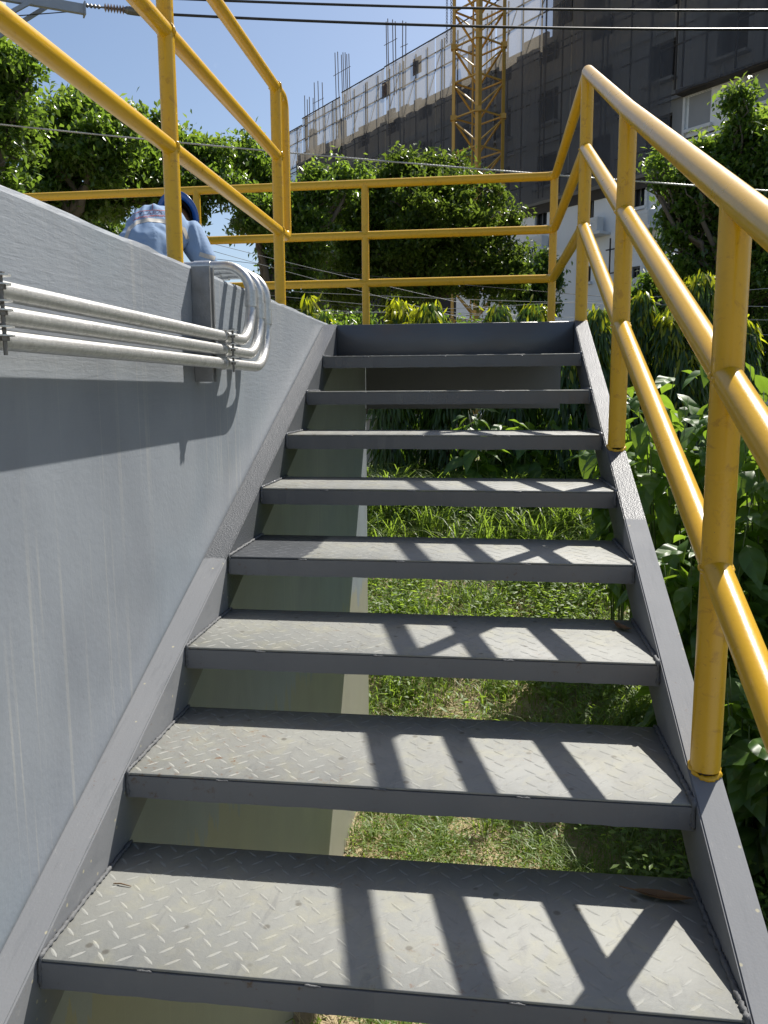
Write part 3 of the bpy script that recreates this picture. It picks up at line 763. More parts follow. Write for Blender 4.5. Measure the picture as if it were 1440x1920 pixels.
for k in range(2):
    mb = MB()
    for j in range(26):
        c = cp+sw*(.18*k)+Vector((0, 0, 1.6-.12*j)); mb.tube([c+Vector((0, 0, .075)), c+sw*.035, c-Vector((0, 0, .075)), c-sw*.035, c+Vector((0, 0, .075))], .014, 5, False)
    mb.obj('chain', M['rebar'], hook)

# ------------------------------------------------------------------ pale building far left behind the trees
pb = thing('pale_building', 'pale office building with blue glass windows behind the trees at the left edge', 'building')
c0 = far(-420, 740, 28); c1 = far(62, 740, 36); c1b = far(62, 740, 42)
ex = (c1-c0); ex.z = 0; L_ = ex.length; ex.normalize(); en = Vector((-ex.y, ex.x, 0))
def pbx(a, b_, d0, d1, z0, z1):
    vs = [Vector((c0.x, c0.y, 0))+ex*s+en*d+Vector((0, 0, z)) for z in (z0, z1) for d in (d0, d1) for s in (a, b_)]
    return MB().add(vs, [(0, 2, 3, 1), (4, 5, 7, 6), (0, 1, 5, 4), (1, 3, 7, 5), (3, 2, 6, 7), (2, 0, 4, 6)])
pbx(0, L_, 0, 3, GZ, 21).obj('wall', M['white_wall'], pb)
M['blue_glass'] = flat('blue_glass', (.10, .22, .32), .06, 0, .1, 1)
for zf in (3.2, 6.6, 9.6, 12.8, 15.6):
    k = L_-2.2
    while k > 2:
        w_ = pbx(k, k+1.9, -.05, -.002, zf, zf+1.9).obj('window', M['frame'], pb)
        pbx(k+.08, k+.92, -.075, -.052, zf+.08, zf+1.82).obj('pane', M['blue_glass'], w_); pbx(k+.98, k+1.82, -.075, -.052, zf+.08, zf+1.82).obj('pane', M['blue_glass'], w_)
        k -= 2.5

# ------------------------------------------------------------------ low boundary wall behind the hedge
bw = thing('boundary_wall', 'low grey block boundary wall behind the hedge', 'wall')
p0, p1 = Vector((-30, 18.4, 0)), Vector((34, 12.6, 0)); dw = (p1-p0).normalized()
mb = MB(); mb.beam(p0+Vector((0, 0, -.9)), p1+Vector((0, 0, -.9)), .15, 2.6); mb.obj('wall', M['block'], bw)
MB().beam(p0+Vector((0, 0, .46)), p1+Vector((0, 0, .46)), .24, .09).obj('coping', M['slab'], bw)

# ------------------------------------------------------------------ utility pole with crossarm, insulator string and cables
up_ = thing('utility_pole', 'galvanised crossarm and braces of a utility pole at the top left corner', 'utility pole')
pb0 = far(-175, 300, 11.2); MB().tube([(pb0.x, pb0.y, GZ), (pb0.x, pb0.y, 8.2)], [.17, .12], 16).obj('pole', M['slab'], up_)
a0 = far(-190, -42, 11.2); a1 = far(158, 18, 11.4)
mb = MB(); dv = (a1-a0).normalized(); sv = dv.cross(Vector((0, 0, 1))).normalized()
for z0, z1 in ((-.055, -.045), (.045, .055)): mb.obox((a0+a1)/2+Vector((0, 0, (z0+z1)/2)), dv*(a1-a0).length/2, sv*.03, Vector((0, 0, .005)))
mb.obox((a0+a1)/2+sv*.027, dv*(a1-a0).length/2, sv*.003, Vector((0, 0, .0445))); mb.obox(a1, dv*.008, sv*.07, Vector((0, 0, .075)))
mb.obj('crossarm', M['galv_far'], up_)
a2 = a0+(a1-a0)*.62+sv*.25; mb = MB(); mb.beam(a0+sv*.25, far(140, 15, 11.7), .09, .09); mb.obj('crossarm', M['galv_far'], up_)
MB().beam(far(-175, 130, 11.1), far(60, 2, 11.3), .06, .045).obj('brace', M['galv_far'], up_)
MB().beam(far(-175, 175, 11.3), far(95, 8, 11.55), .05, .045).obj('brace', M['galv_far'], up_)
ins = thing('insulator_string', 'brown insulator string between the crossarm and the overhead cables', 'insulator')
q0, q1 = far(160, 10, 11.4), far(262, 22, 11.5); dq = (q1-q0); Lq = dq.length
MB().cyl(q0, q1, .012, 8).obj('rod', M['dull_steel'], ins)
for i in range(7):
    c = q0+dq*(.36+.055*i); d1 = dq.normalized(); MB().tube([c-d1*.012, c, c+d1*.014], [.022, .052, .026], 14).obj('disc', M['porc'], ins)
c = q0+dq*.92; d1 = dq.normalized(); mb = MB().tube([c-d1*.17, c-d1*.10, c+d1*.05, c+d1*.12], [.018, .048, .052, .03], 12); mb.beam(c, c+Vector((-.10, 0, .26)), .03, .03); mb.obj('clamp', M['dull_steel'], ins)
for i in range(4):
    c = q0+dq*(.03+.07*i); MB().tube([c-d1*.02, c, c+d1*.02], [.014, .03, .014], 8).obj('link', M['dull_steel'], ins)
def wire(label, pts, r_, mat, group, sag=.0, twist=False):
    P = [Vector(p) for p in pts]; a, b_ = P[0], P[-1]; n = 40 if not twist else 10
    path = [a.lerp(b_, i/n) - Vector((0, 0, sag*4*(i/n)*(1-i/n))) for i in range(n+1)]
    mb = MB()
    if twist:
        n = 900; dv = (b_-a).normalized(); x = dv.cross(Vector((0, 0, 1))).normalized(); y = x.cross(dv)
        for ph in (0, PI*2/3, PI*4/3):
            mb.tube([a.lerp(b_, i/n) - Vector((0, 0, sag*4*(i/n)*(1-i/n))) + (x*math.cos(i*.75+ph)+y*math.sin(i*.75+ph))*r_*.55 for i in range(n+1)], r_*.62, 4, False)
    else: mb.tube(path, r_, 6)
    return tag(mb.obj('overhead_cable', M[mat], smooth=True), label, 'cable', group)
g = 'cables strung across the sky'
wire('upper of the two thick black cables crossing the top of the picture', [far(255, -6, 11.5), far(1900, 12, 15)], .0155, 'cable', g, .10)
wire('lower of the two thick black cables crossing the top of the picture', [far(262, 24, 11.5), far(1900, 46, 15)], .0165, 'cable', g, .12)
wire('thin grey cable just under the crossarm braces at the top left', [far(-100, 40, 11.3), far(130, 22, 11.5), ][:2], .006, 'cable', g)
wire('twisted steel strand sloping from the left edge across the trees to the right railing', [far(-260, 205, 13), far(1500, 362, 10.5)], .0088, 'strand', g, .06, True)
low_w = [((380, 452), (1200, 640)), ((390, 468), (1250, 690)), ((400, 485), (1220, 562)), ((430, 546), (1440, 628)), ((470, 552), (1440, 655)), ((520, 545), (1460, 575)), ((560, 590), (1450, 540)), ((440, 575), (1460, 600))]
lw = ['steepest thin wire crossing the trees under the middle rail', 'second steep thin wire crossing under the middle rail', 'thin wire from the sky gap to the white building', 'thin wire sloping behind the lowest landing rail', 'lowest sloping wire behind the hedge tops', 'nearly level wire above the yellow hedge tops', 'wire rising to the right above the hedge', 'level wire close over the hedge tops']
for (a, b_), lb in zip(low_w, lw): wire(lb, [far(*a, 16.2), far(*b_, 15.4)], .0050, 'strand' if rr.random() < .5 else 'cable', 'thin wires behind the landing', .05)

# ------------------------------------------------------------------ leaves
def leaf_quads(C, axis, nrm, L, Wd, fold=.35):
    # one folded rhombus (two triangles sharing the midrib) for each centre
    N = len(C); axis = axis/np.linalg.norm(axis, axis=1, keepdims=True)
    side = np.cross(axis, nrm); side /= np.linalg.norm(side, axis=1, keepdims=True)+1e-9; nn = np.cross(side, axis)
    L = np.broadcast_to(np.asarray(L, float).reshape(-1, 1), (N, 1)); Wd = np.broadcast_to(np.asarray(Wd, float).reshape(-1, 1), (N, 1))
    base = C-axis*L*.5; tip = C+axis*L*.5; k = C-axis*L*.06
    V = np.stack([base, k+side*Wd*.5+nn*Wd*fold*.5, tip, k-side*Wd*.5+nn*Wd*fold*.5], 1).reshape(-1, 3)
    o = np.arange(N)[:, None]*4
    F = np.concatenate([o+np.array([[0, 1, 2]]), o+np.array([[0, 2, 3]])], 1).reshape(-1, 3)
    return V, F
def rand_dir(n): v = NR.normal(size=(n, 3)); return v/np.linalg.norm(v, axis=1, keepdims=True)
def crown_points(lobes, n_clump, per, spread):
    lobes = [(p, r_*.92) for p, r_ in lobes]
    # clumps crowd the outer half of each lobe; the leaves of a clump crowd its twig end
    vol = np.array([r_**2.4 for _, r_ in lobes]); pick = NR.choice(len(lobes), n_clump, p=vol/vol.sum())
    C0 = np.array([lobes[i][0] for i in pick]); r_ = np.array([lobes[i][1] for i in pick])
    d = rand_dir(n_clump); rad = NR.uniform(.12, 1.22, n_clump)**.6
    cl = C0 + d*(r_*rad)[:, None]*np.array([1, 1, .92])
    sz = NR.uniform(.5, 1.35, n_clump)*spread*.74
    pt = np.repeat(cl, per, 0) + NR.normal(size=(n_clump*per, 3))*np.repeat(sz, per)[:, None]*np.array([1, 1, .62])
    return pt, cl
def limb(mb, p, q, r0_, r1_, wob=.06):
    p, q = Vector(p), Vector(q); L = (q-p).length; n = 6
    pts = [p.lerp(q, i/n)+Vector((rr.uniform(-1, 1), rr.uniform(-1, 1), rr.uniform(-.5, .5)))*L*wob*(0 if i in (0, n) else 1) for i in range(n+1)]
    mb.tube(pts, [r0_+(r1_-r0_)*i/n for i in range(n+1)], 7)
def tree(label, base_px, dist, lob, leaf, mat, n_clump, per, spread, group='trees beyond the landing', trunk_r=.16, young=0.0, depth=1.0):
    t = thing('tree', label, 'tree', group=group)
    P = [(np.array(far(px, py, dist+dd*depth)), rp/FPX*dist) for (px, py, rp, dd) in lob]
    pt, cl = crown_points(P, int(n_clump*.70), per, spread)
    N = len(pt); ax = rand_dir(N)*.8+np.array([0, 0, -.55]); nr = rand_dir(N)*.75+np.array([0, 0, 1.])
    V, F = leaf_quads(pt, ax, nr, leaf*NR.uniform(.6, 1.25, N), leaf*.46*NR.uniform(.7, 1.2, N))
    link('crown', fast_mesh('crown', V, F, M[mat]), t, kind='stuff')
    if young:  # paler leaves on the top clumps put sunlight on the crown into colour
        top = cl[np.argsort(cl[:, 2])[-int(len(cl)*young):]]; pt2 = np.repeat(top, per//3, 0)+NR.normal(size=(len(top)*(per//3), 3))*spread*.6+np.array([0, 0, spread*.4])
        N = len(pt2); V, F = leaf_quads(pt2, rand_dir(N)+np.array([0, 0, -.2]), rand_dir(N)*.6+np.array([0, 0, 1.]), leaf*1.05, leaf*.5)
        link('sunlit_top_leaves', fast_mesh('sunlit_top_leaves', V, F, M['leaf_mid']), t, kind='stuff')
    b0 = far(base_px, 740, dist); b0.z = gh(b0.x, b0.y)-.1
    cen = Vector(np.mean([p for p, _ in P], axis=0)); low_ = min(p[2]-.7*r_ for p, r_ in P)
    f_ = Vector((b0.x*.6+cen.x*.4, b0.y*.6+cen.y*.4, max(low_+.2, b0.z+1.2)))
    mb = MB(); limb(mb, b0, f_, trunk_r, trunk_r*.72, .03); mb.obj('trunk', M['bark'], t, smooth=True)
    for p, r_ in P:
        p = Vector(p); mb = MB(); limb(mb, f_, p, trunk_r*.5, trunk_r*.2)
        for _ in range(5):
            d = Vector(rand_dir(1)[0]); limb(mb, f_.lerp(p, rr.uniform(.6, 1)), p+d*r_*.9, trunk_r*.18, .012, .08)
        mb.obj('branch', M['bark'], t, smooth=True)
    return t
tree('dense dark tree at the left picture edge in front of the pale building', -30, 13, [(-40, 150, 80, 0), (-10, 235, 66, .4), (25, 140, 40, -.3), (-60, 330, 90, 0), (35, 215, 36, -.3), (-5, 340, 40, .3)], .135, 'leaf_dark', 230, 105, .19, young=.14)
tree('leafy tree with pale green top behind the left end of the far rail', 150, 15.5, [(125, 235, 48, 0), (165, 212, 34, .5), (95, 310, 52, .3), (185, 290, 56, -.3), (55, 385, 50, 0), (135, 375, 56, .5), (215, 262, 44, 0), (75, 255, 34, .2)], .135, 'leaf_dark', 300, 105, .20, young=.24)
tree('leafy tree right behind the worker in blue', 320, 16.5, [(262, 262, 40, 0), (318, 285, 44, .3), (270, 335, 50, -.2), (375, 312, 42, .4), (345, 375, 48, 0), (428, 352, 38, 0), (215, 365, 42, .3), (398, 290, 26, .2), (300, 235, 22, 0)], .135, 'leaf_dark', 300, 105, .20, young=.2)
tree('narrow dark tree between the left railing posts and the netted building', 500, 17.5, [(472, 315, 40, 0), (455, 275, 24, 0), (520, 385, 50, .4), (475, 410, 44, -.3), (548, 470, 56, .2), (528, 540, 54, .3), (590, 362, 36, 0), (575, 430, 52, 0), (652, 345, 32, .3), (610, 330, 20, 0)], .135, 'leaf_dark', 330, 105, .21, young=.16)
tree('large round green tree in the middle under the crane', 800, 19, [(780, 335, 46, 0), (840, 325, 36, .4), (735, 362, 48, .3), (660, 390, 46, .2), (880, 385, 52, -.3), (805, 410, 84, -.8), (695, 455, 74, .2), (925, 440, 50, .2), (860, 490, 70, 0), (760, 510, 76, -.6), (958, 412, 26, .2), (655, 520, 60, 0), (925, 525, 52, 0), (972, 470, 28, 0)], .140, 'leaf_mid', 640, 105, .215, young=.18)
tree('big leafy tree at the right in front of the white building', 1400, 18.2, [(1388, 192, 22, 0), (1396, 240, 34, .3), (1445, 255, 36, .2), (1342, 285, 30, 0), (1305, 325, 40, -.2), (1248, 305, 26, 0), (1395, 330, 66, .3), (1322, 395, 56, .2), (1440, 430, 76, 0), (1350, 475, 54, .3), (1255, 440, 26, .1), (1300, 500, 44, .2), (1450, 530, 70, 0), (1228, 345, 18, 0), (1480, 310, 80, 0), (1285, 380, 40, .2), (1370, 560, 60, .5), (1330, 330, 40, 0)], .165, 'leaf_dark', 500, 105, .22, young=.16)
tree('small dark tree low down beside the corner post of the landing', 1015, 26, [(1000, 500, 30, 0), (1025, 520, 24, .3), (975, 540, 36, .2), (1012, 570, 30, 0)], .18, 'leaf_dark', 110, 90, .24)
tree('low dark tree crown far behind the worker on the left', 190, 34, [(185, 428, 28, 0), (215, 440, 20, 0), (145, 432, 30, 0)], .26, 'leaf_dark', 90, 80, .32)
tree('dark tree behind the drooping hedge to the right of the stair', 1190, 20.5, [(1190, 575, 36, 0), (1240, 560, 46, .4), (1330, 575, 60, .3), (1420, 600, 64, 0), (1290, 640, 64, .3), (1400, 680, 74, .4)], .17, 'leaf_dark', 260, 100, .26)
tree('dark tree mass low behind the middle of the hedge', 640, 23, [(500, 610, 50, 0), (560, 625, 50, 0), (640, 635, 54, .3), (720, 640, 54, .3), (850, 650, 62, .3), (960, 650, 58, 0), (600, 690, 64, 0), (780, 700, 74, 0), (930, 720, 74, 0), (1040, 700, 60, 0)], .19, 'leaf_dark', 380, 100, .30)

# unseen tree copies added right of the stair to block skylight
src = [o for o in sc.objects if o.type == 'EMPTY' and o.get('label', '').startswith('large round green')][0]
for lb, dx, dy, dz in (('unseen tree added to the right of the stair to block skylight', 9.5, -17.5, -.9), ('unseen tree added right of the stair foot to block skylight', 8.0, -24.0, -.9), ('unseen tree added beyond the right picture edge to block skylight', 12.5, -11.0, -.6)):
    c = src.copy(); COL.objects.link(c); c['label'] = lb; c.location = src.location+Vector((dx, dy, dz))
    for ch in src.children:
        k = ch.copy(); COL.objects.link(k); k.parent = c

# ------------------------------------------------------------------ drooping hedge of young ashoka trees
def strip_leaf(name, L, wd, droop, wave, mat, n=7, fold=.3, ovate=False):
    vs = []; fs = []
    for i in range(n+1):
        t = i/n
        wv = wd*(.92*math.sin(PI*t**.80)**1.15 if ovate else math.sin(PI*min(1, t*.96+.03))**.75)
        y = L*t*math.cos(droop*t*.6); z = -L*t*math.sin(droop*t*.6)
        k = wave*math.sin(t*13)*wv
        vs += [(-wv, y, z+fold*wv+k), (0, y, z), (wv, y, z+fold*wv-k)]
    for i in range(n):
        a = i*3; fs += [(a, a+1, a+4, a+3), (a+1, a+2, a+5, a+4)]
    return MB().add(vs, fs).mesh(name, M[mat], True)
ash = [strip_leaf('leaf', .19+.02*i, .017, .5, .35, 'leaf_ashoka') for i in range(3)]
ashy = [strip_leaf('leaf', .15+.02*i, .017, .5, .35, 'leaf_young') for i in range(3)]
def put_leaf(me, parent, p, axis, nrm, s_=1.0):
    o = link('leaf', me, parent); y = Vector(axis).normalized(); x = y.cross(Vector(nrm)).normalized(); z = x.cross(y)
    m4 = Matrix(((x.x, y.x, z.x, p[0]), (x.y, y.y, z.y, p[1]), (x.z, y.z, z.z, p[2]), (0, 0, 0, 1)))
    o.matrix_basis = m4 @ Matrix.Scale(s_, 4); return o
def strips_np(P, ax, nr, L, Wd, mat, name, parent):   # curved three-segment leaves joined in one mesh
    N = len(P); ax = ax/np.linalg.norm(ax, axis=1, keepdims=True); sd_ = np.cross(ax, nr); sd_ /= np.linalg.norm(sd_, axis=1, keepdims=True)+1e-9
    L = np.broadcast_to(np.asarray(L, float).reshape(-1, 1), (N, 1)); Wd = np.broadcast_to(np.asarray(Wd, float).reshape(-1, 1), (N, 1))
    dn = np.array([0, 0, -1.])
    p1 = P+ax*L*.35+dn*L*.04; p2 = P+ax*L*.68+dn*L*.17; p3 = P+ax*L*.95+dn*L*.36
    V = np.stack([P, p1-sd_*Wd*.5, p1+sd_*Wd*.5, p2-sd_*Wd*.45, p2+sd_*Wd*.45, p3], 1).reshape(-1, 3)
    o = np.arange(N)[:, None]*6
    F = np.concatenate([o+np.array([f]) for f in ([0, 1, 2], [1, 3, 2], [2, 3, 4], [3, 5, 4])], 1).reshape(-1, 3)
    return link(name, fast_mesh(name, V, F, M[mat], True), parent, kind='stuff')
def ashoka(label, px, py, wpx, dist, n=1500, shown=46):
    dist *= 1.1; n = int(n*1.15)
    t = thing('hedge_tree', label, 'tree', group='drooping ashoka trees of the hedge')
    top = far(px, py, dist); gz = gh(top.x, top.y); hgt = top.z-gz; rad = wpx/2/FPX*dist
    MB().tube([(top.x, top.y, gz-.1), (top.x, top.y, top.z-.12)], [.05, .012], 7).obj('trunk', M['bark'], t, smooth=True)
    u = NR.random(n)**.85; hz = gz+.1+(hgt-.05)*u
    env = rad*np.clip((1.02-u)*9, .25, 1)**.6
    an = NR.random(n)*2*PI; rr_ = env*NR.random(n)**.4
    P = np.stack([top.x+np.cos(an)*rr_, top.y+np.sin(an)*rr_, hz], 1)
    ax = np.stack([np.cos(an)*.42, np.sin(an)*.42, np.full(n, -1.)], 1)+NR.normal(size=(n, 3))*.22
    nr = np.stack([np.cos(an), np.sin(an), np.full(n, .45)], 1)+NR.normal(size=(n, 3))*.4
    strips_np(P, ax, nr, NR.uniform(.14, .23, n), NR.uniform(.026, .040, n), 'leaf_ashoka', 'foliage', t)  # mature leaves
    # pale young leaves hang shaggily from a few uneven tufts at the top
    m = int(n*.30); tf = [(rr.uniform(-.6, .6)*rad, rr.uniform(-.6, .6)*rad, rr.uniform(-.16, .03)) for _ in range(4)]; tf[0] = (0, 0, .02)
    ti = NR.integers(0, 4, m); T = np.array(tf)[ti]; an = NR.random(m)*2*PI; q = rad*.62*NR.random(m)**.6; dz = NR.random(m)**1.4*min(.62, hgt*.4)
    P = np.stack([top.x+T[:, 0]+np.cos(an)*q*(1+.5*dz), top.y+T[:, 1]+np.sin(an)*q*(1+.5*dz), top.z+T[:, 2]-dz+.05*NR.normal(size=m)], 1)
    ax = np.stack([np.cos(an)*.45, np.sin(an)*.45, np.full(m, -.95)], 1)+NR.normal(size=(m, 3))*.42
    nr = np.stack([np.cos(an), np.sin(an), np.full(m, .5)], 1)+NR.normal(size=(m, 3))*.5
    strips_np(P, ax, nr, NR.uniform(.09, .19, m), NR.uniform(.024, .042, m), 'leaf_young', 'young_foliage', t)
    for i in range(shown):
        a = NR.random()*2*PI; q = rad*(.6+.5*NR.random()); yg = i < shown*.45; t_ = tf[i % 4]
        z = top.z+t_[2]-(.35*NR.random() if yg else .25+.9*NR.random()**1.3*min(1, hgt/2))
        put_leaf((ashy if yg else ash)[i % 3], t, (top.x+t_[0]*.5+math.cos(a)*q, top.y+t_[1]*.5+math.sin(a)*q, z), (math.cos(a)*.5+rr.uniform(-.2, .2), math.sin(a)*.5+rr.uniform(-.2, .2), -.85+(1.3*rr.random() if yg and rr.random() < .3 else 0)), (math.cos(a), math.sin(a), .7), .8+.5*NR.random())
ashoka('low bright yellow topped hedge tree left of the middle post', 750, 570, 50, 11.8)
ashoka('broad yellow topped hedge tree right of the middle post of the far rail', 806, 572, 66, 11.4)
ashoka('yellow topped hedge tree behind the landing at the left of the corner post', 935, 577, 58, 11.6)
ashoka('yellow topped hedge tree against the corner post of the landing', 1003, 574, 66, 11.4)
ashoka('green hedge tree just right of the stair head', 1122, 584, 50, 10.8)
ashoka('tall yellow tufted hedge tree over the top of the right stringer', 1206, 552, 46, 11.4)
ashoka('smaller hedge tree with a pale top beside the tall tufted one', 1252, 590, 40, 11.2)
ashoka('tallest hedge tree with a yellow crown behind the right handrail', 1316, 518, 62, 11.6, 2000, 70)
ashoka('hedge tree hanging out past the nearest yellow post on the right', 1400, 610, 40, 10.8)
ashoka('dark green hedge tree low behind the stair on the left', 735, 650, 84, 11.2)
ashoka('dark green hedge tree low behind the middle of the stair', 840, 650, 90, 11.2)
ashoka('dark green hedge tree low behind the right of the stair', 960, 650, 90, 11.0)
ashoka('dark green hedge tree between the right stringer and the middle post', 1065, 640, 84, 11.0)
ashoka('dark green hedge tree behind the broad leaved shrubs', 1165, 665, 84, 11.2)
ashoka('dark green hedge tree at the right behind the broad leaved shrubs', 1280, 660, 84, 11.2)
ashoka('small yellow sprig tree beside the end of the tank wall', 577, 564, 26, 10.0, 420, 26)
ashoka('lowest yellow sprig tree between wall end and stair head', 607, 588, 26, 9.8, 380, 20)

# ------------------------------------------------------------------ broad leaved shrubs, beside and behind the stair
bigl = [strip_leaf('leaf', .24, .062, .45, .10, 'leaf_big', 9, .22, True), strip_leaf('leaf', .20, .056, .75, .08, 'leaf_big', 9, .3, True), strip_leaf('leaf', .27, .066, .6, .12, 'leaf_big', 9, .12, True), strip_leaf('leaf', .15, .045, .4, .06, 'leaf_big', 8, .4, True)]
def shrub(label, base, hgt, spread, stems, leaves, s_=1.0, group='broad leaved shrubs'):
    t = thing('shrub', label, 'shrub', group=group)
    bx, by = base; gz = gh(bx, by)
    for i in range(stems):
        a = 2*PI*i/stems+rr.uniform(-.5, .5); out = spread*rr.uniform(.35, 1.0); h_ = hgt*rr.uniform(.72, 1.0)
        p0_ = Vector((bx+math.cos(a)*.08, by+math.sin(a)*.08, gz-.05)); p1_ = Vector((bx+math.cos(a)*out, by+math.sin(a)*out, gz+h_)); mid = p0_.lerp(p1_, .5)+Vector((0, 0, .12*hgt))
        pts = [p0_.lerp(mid, f/5)*(1-f/5)+mid.lerp(p1_, f/5)*(f/5) for f in range(6)]
        MB().tube(pts, [.010, .009, .008, .006, .005, .003], 6).obj('stem', M['stem'], t, smooth=True)
        for k in range(leaves):
            f = .22+.78*(k+rr.random())/leaves; x = f*5; j = min(4, int(x)); p = pts[j].lerp(pts[j+1], x-j)
            an = k*2.4+rr.uniform(-.5, .5); dx = Vector((math.cos(an), math.sin(an), rr.uniform(-1.1, .15)))
            put_leaf(bigl[rr.randrange(4)], t, p+dx*.05, dx, (math.cos(an)*.4+rr.uniform(-.5, .5), math.sin(an)*.4+rr.uniform(-.5, .5), 1), s_*rr.uniform(.8, 1.6)*(1-.25*(f > .93)))
shrub('bright broad leaved shrub with sunlit top beside the middle yellow post', (2.32, 5.5), 3.15, .45, 10, 29, 1.12)
shrub('broad leaved shrub in half shade behind the lowest handrail', (2.25, 4.4), 2.2, .38, 9, 30, 1.1)
shrub('tall broad leaved shrub at the right picture edge', (2.8, 4.6), 3.0, .42, 10, 29, 1.12)
shrub('dark shaded shrub low behind the nearest yellow post', (2.35, 3.4), 1.3, .38, 9, 26)
shrub('shaded shrub at the right edge low by the grass', (2.8, 3.1), 1.5, .42, 9, 26)
shrub('leafy shrub close to the right stringer under the hedge', (2.1, 6.6), 2.9, .42, 9, 30, 1.1)
shrub('sparse shrub on the bank seen right of the stringer', (3.2, 5.9), 3.1, .5, 9, 30, 1.1)
shrub('pale sapling standing in shade seen between the upper treads', (.68, 9.9), 1.42, .42, 4, 14, 1.25)
shrub('small bright sapling near the right stringer seen between the treads', (2.2, 9.6), 1.1, .3, 3, 8, 1.3)
shrub('dark sapling in the hedge shade seen under the middle treads', (1.25, 10.3), 1.2, .5, 5, 12, 1.1)

# ------------------------------------------------------------------ grass, dry grass, weeds
def gz_np(x, y): return np.array([gh(a, b_) for a, b_ in zip(x, y)])
def cam_ok(x, y): return (x > -.07) & ((y > 4.6) | (x > -.06))
def clumpy(n, x0, x1, y0, y1, k, sp, frac=.6):
    cx, cy = NR.uniform(x0, x1, k), NR.uniform(y0, y1, k); i = NR.integers(0, k, int(n*frac))
    x = np.concatenate([cx[i]+NR.normal(size=len(i))*sp, NR.uniform(x0, x1, n-len(i))]); y = np.concatenate([cy[i]+NR.normal(size=len(i))*sp, NR.uniform(y0, y1, n-len(i))])
    ok = (x > WX+.02) | (y > 4.6); return x[ok], y[ok]
def blades(name, label, x, y, L, Wd, mat, up=.9, lean=.5):
    n = len(x); P = np.stack([x, y, gz_np(x, y)-.01], 1); an = NR.random(n)*2*PI
    out = np.stack([np.cos(an), np.sin(an), np.zeros(n)], 1); le = NR.uniform(.15, 1.0, n)[:, None]*lean
    L = np.broadcast_to(L, (n,))[:, None]; z = np.array([0, 0, 1.]); s_ = np.stack([-np.sin(an), np.cos(an), np.zeros(n)], 1)*(np.broadcast_to(Wd, (n,))[:, None]*.5)
    p1 = P+(z*up+out*le*.35)*L*.45; p2 = P+(z*up*.92+out*le*.95)*L*.8; p3 = P+(z*up*.78+out*le*1.55)*L*1.02
    V = np.stack([P-s_*.7, P+s_*.7, p1-s_, p1+s_, p2-s_*.7, p2+s_*.7, p3], 1).reshape(-1, 3); o = np.arange(n)[:, None]*7
    F = np.concatenate([o+np.array([f]) for f in ([0, 1, 3], [0, 3, 2], [2, 3, 5], [2, 5, 4], [4, 5, 6])], 1).reshape(-1, 3)
    ob = link(name, fast_mesh(name, V, F, M[mat], True), None, kind='stuff'); return tag(ob, label, 'grass')
x, y = clumpy(20000, -.1, 3.2, .8, 5.4, 330, .05, .85); blades('grass', 'short green grass under the lower treads', x, y, NR.uniform(.05, .22, len(x)), .0068, 'grass', .75, .9)
x, y = clumpy(17000, -.1, 3.0, .8, 7.0, 260, .10); blades('dry_grass', 'flattened straw coloured dry grass beside the tank wall', x, y, NR.uniform(.06, .22, len(x)), .0050, 'straw', .22, 1.0)
x, y = clumpy(50000, -1.4, 4.8, 4.8, 12.0, 520, .10, .86); blades('grass', 'longer bright green grass on the bank behind the stair', x, y, NR.uniform(.10, .42, len(x))*(.6+.4*np.sin(x*2.3+1)*np.cos(y*1.9)+.2), .011, 'grass', .85, .7)
x, y = clumpy(4500, -1.0, 3.5, 5.4, 11.0, 120, .16, .85); blades('dry_grass', 'dry yellow grass patches on the bank behind the stair', x, y, NR.uniform(.10, .30, len(x)), .0075, 'straw', .45, 1.0)
x, y = clumpy(2400, -.9, 3.0, 8.3, 9.9, 60, .09, .95); blades('tall_grass', 'tall arching grass tufts on top of the bank', x, y, NR.uniform(.35, .8, len(x)), .017, 'grass', .85, .75)
x, y = clumpy(14000, 1.5, 4.6, .6, 4.8, 160, .14, .7); blades('grass', 'shaded grass under the shrubs to the right of the stair', x, y, NR.uniform(.08, .26, len(x)), .006, 'grass', .8, .7)
def weeds(label, x, y, hmax, leaf, mat='weed'):
    n = len(x); P = np.stack([x, y, gz_np(x, y)+NR.random(n)*hmax], 1); an = NR.random(n)*2*PI
    ax = np.stack([np.cos(an), np.sin(an), NR.uniform(-.3, .5, n)], 1); nr = NR.normal(size=(n, 3))*.4+np.array([0, 0, 1.])
    V, F = leaf_quads(P, ax, nr, leaf*NR.uniform(.6, 1.3, n), leaf*.4*NR.uniform(.7, 1.2, n)); ob = link('weeds', fast_mesh('weeds', V, F, M[mat]), None, kind='stuff'); tag(ob, label, 'weeds')
x, y = clumpy(26000, 0, 3.0, 1.0, 5.6, 240, .10, .8); weeds('small leafy weeds among the grass under the stair', x, y, .09, .034)
x, y = clumpy(24000, -1.2, 4.6, 5.2, 12, 170, .18, .94); weeds('leafy weeds covering the bank behind the stair', x, y, .30, .07)
x, y = clumpy(9000, 1.5, 4.4, 1.2, 5.2, 90, .16, .9); weeds('dark leafy weeds under the shrubs right of the stair', x, y, .3, .06)

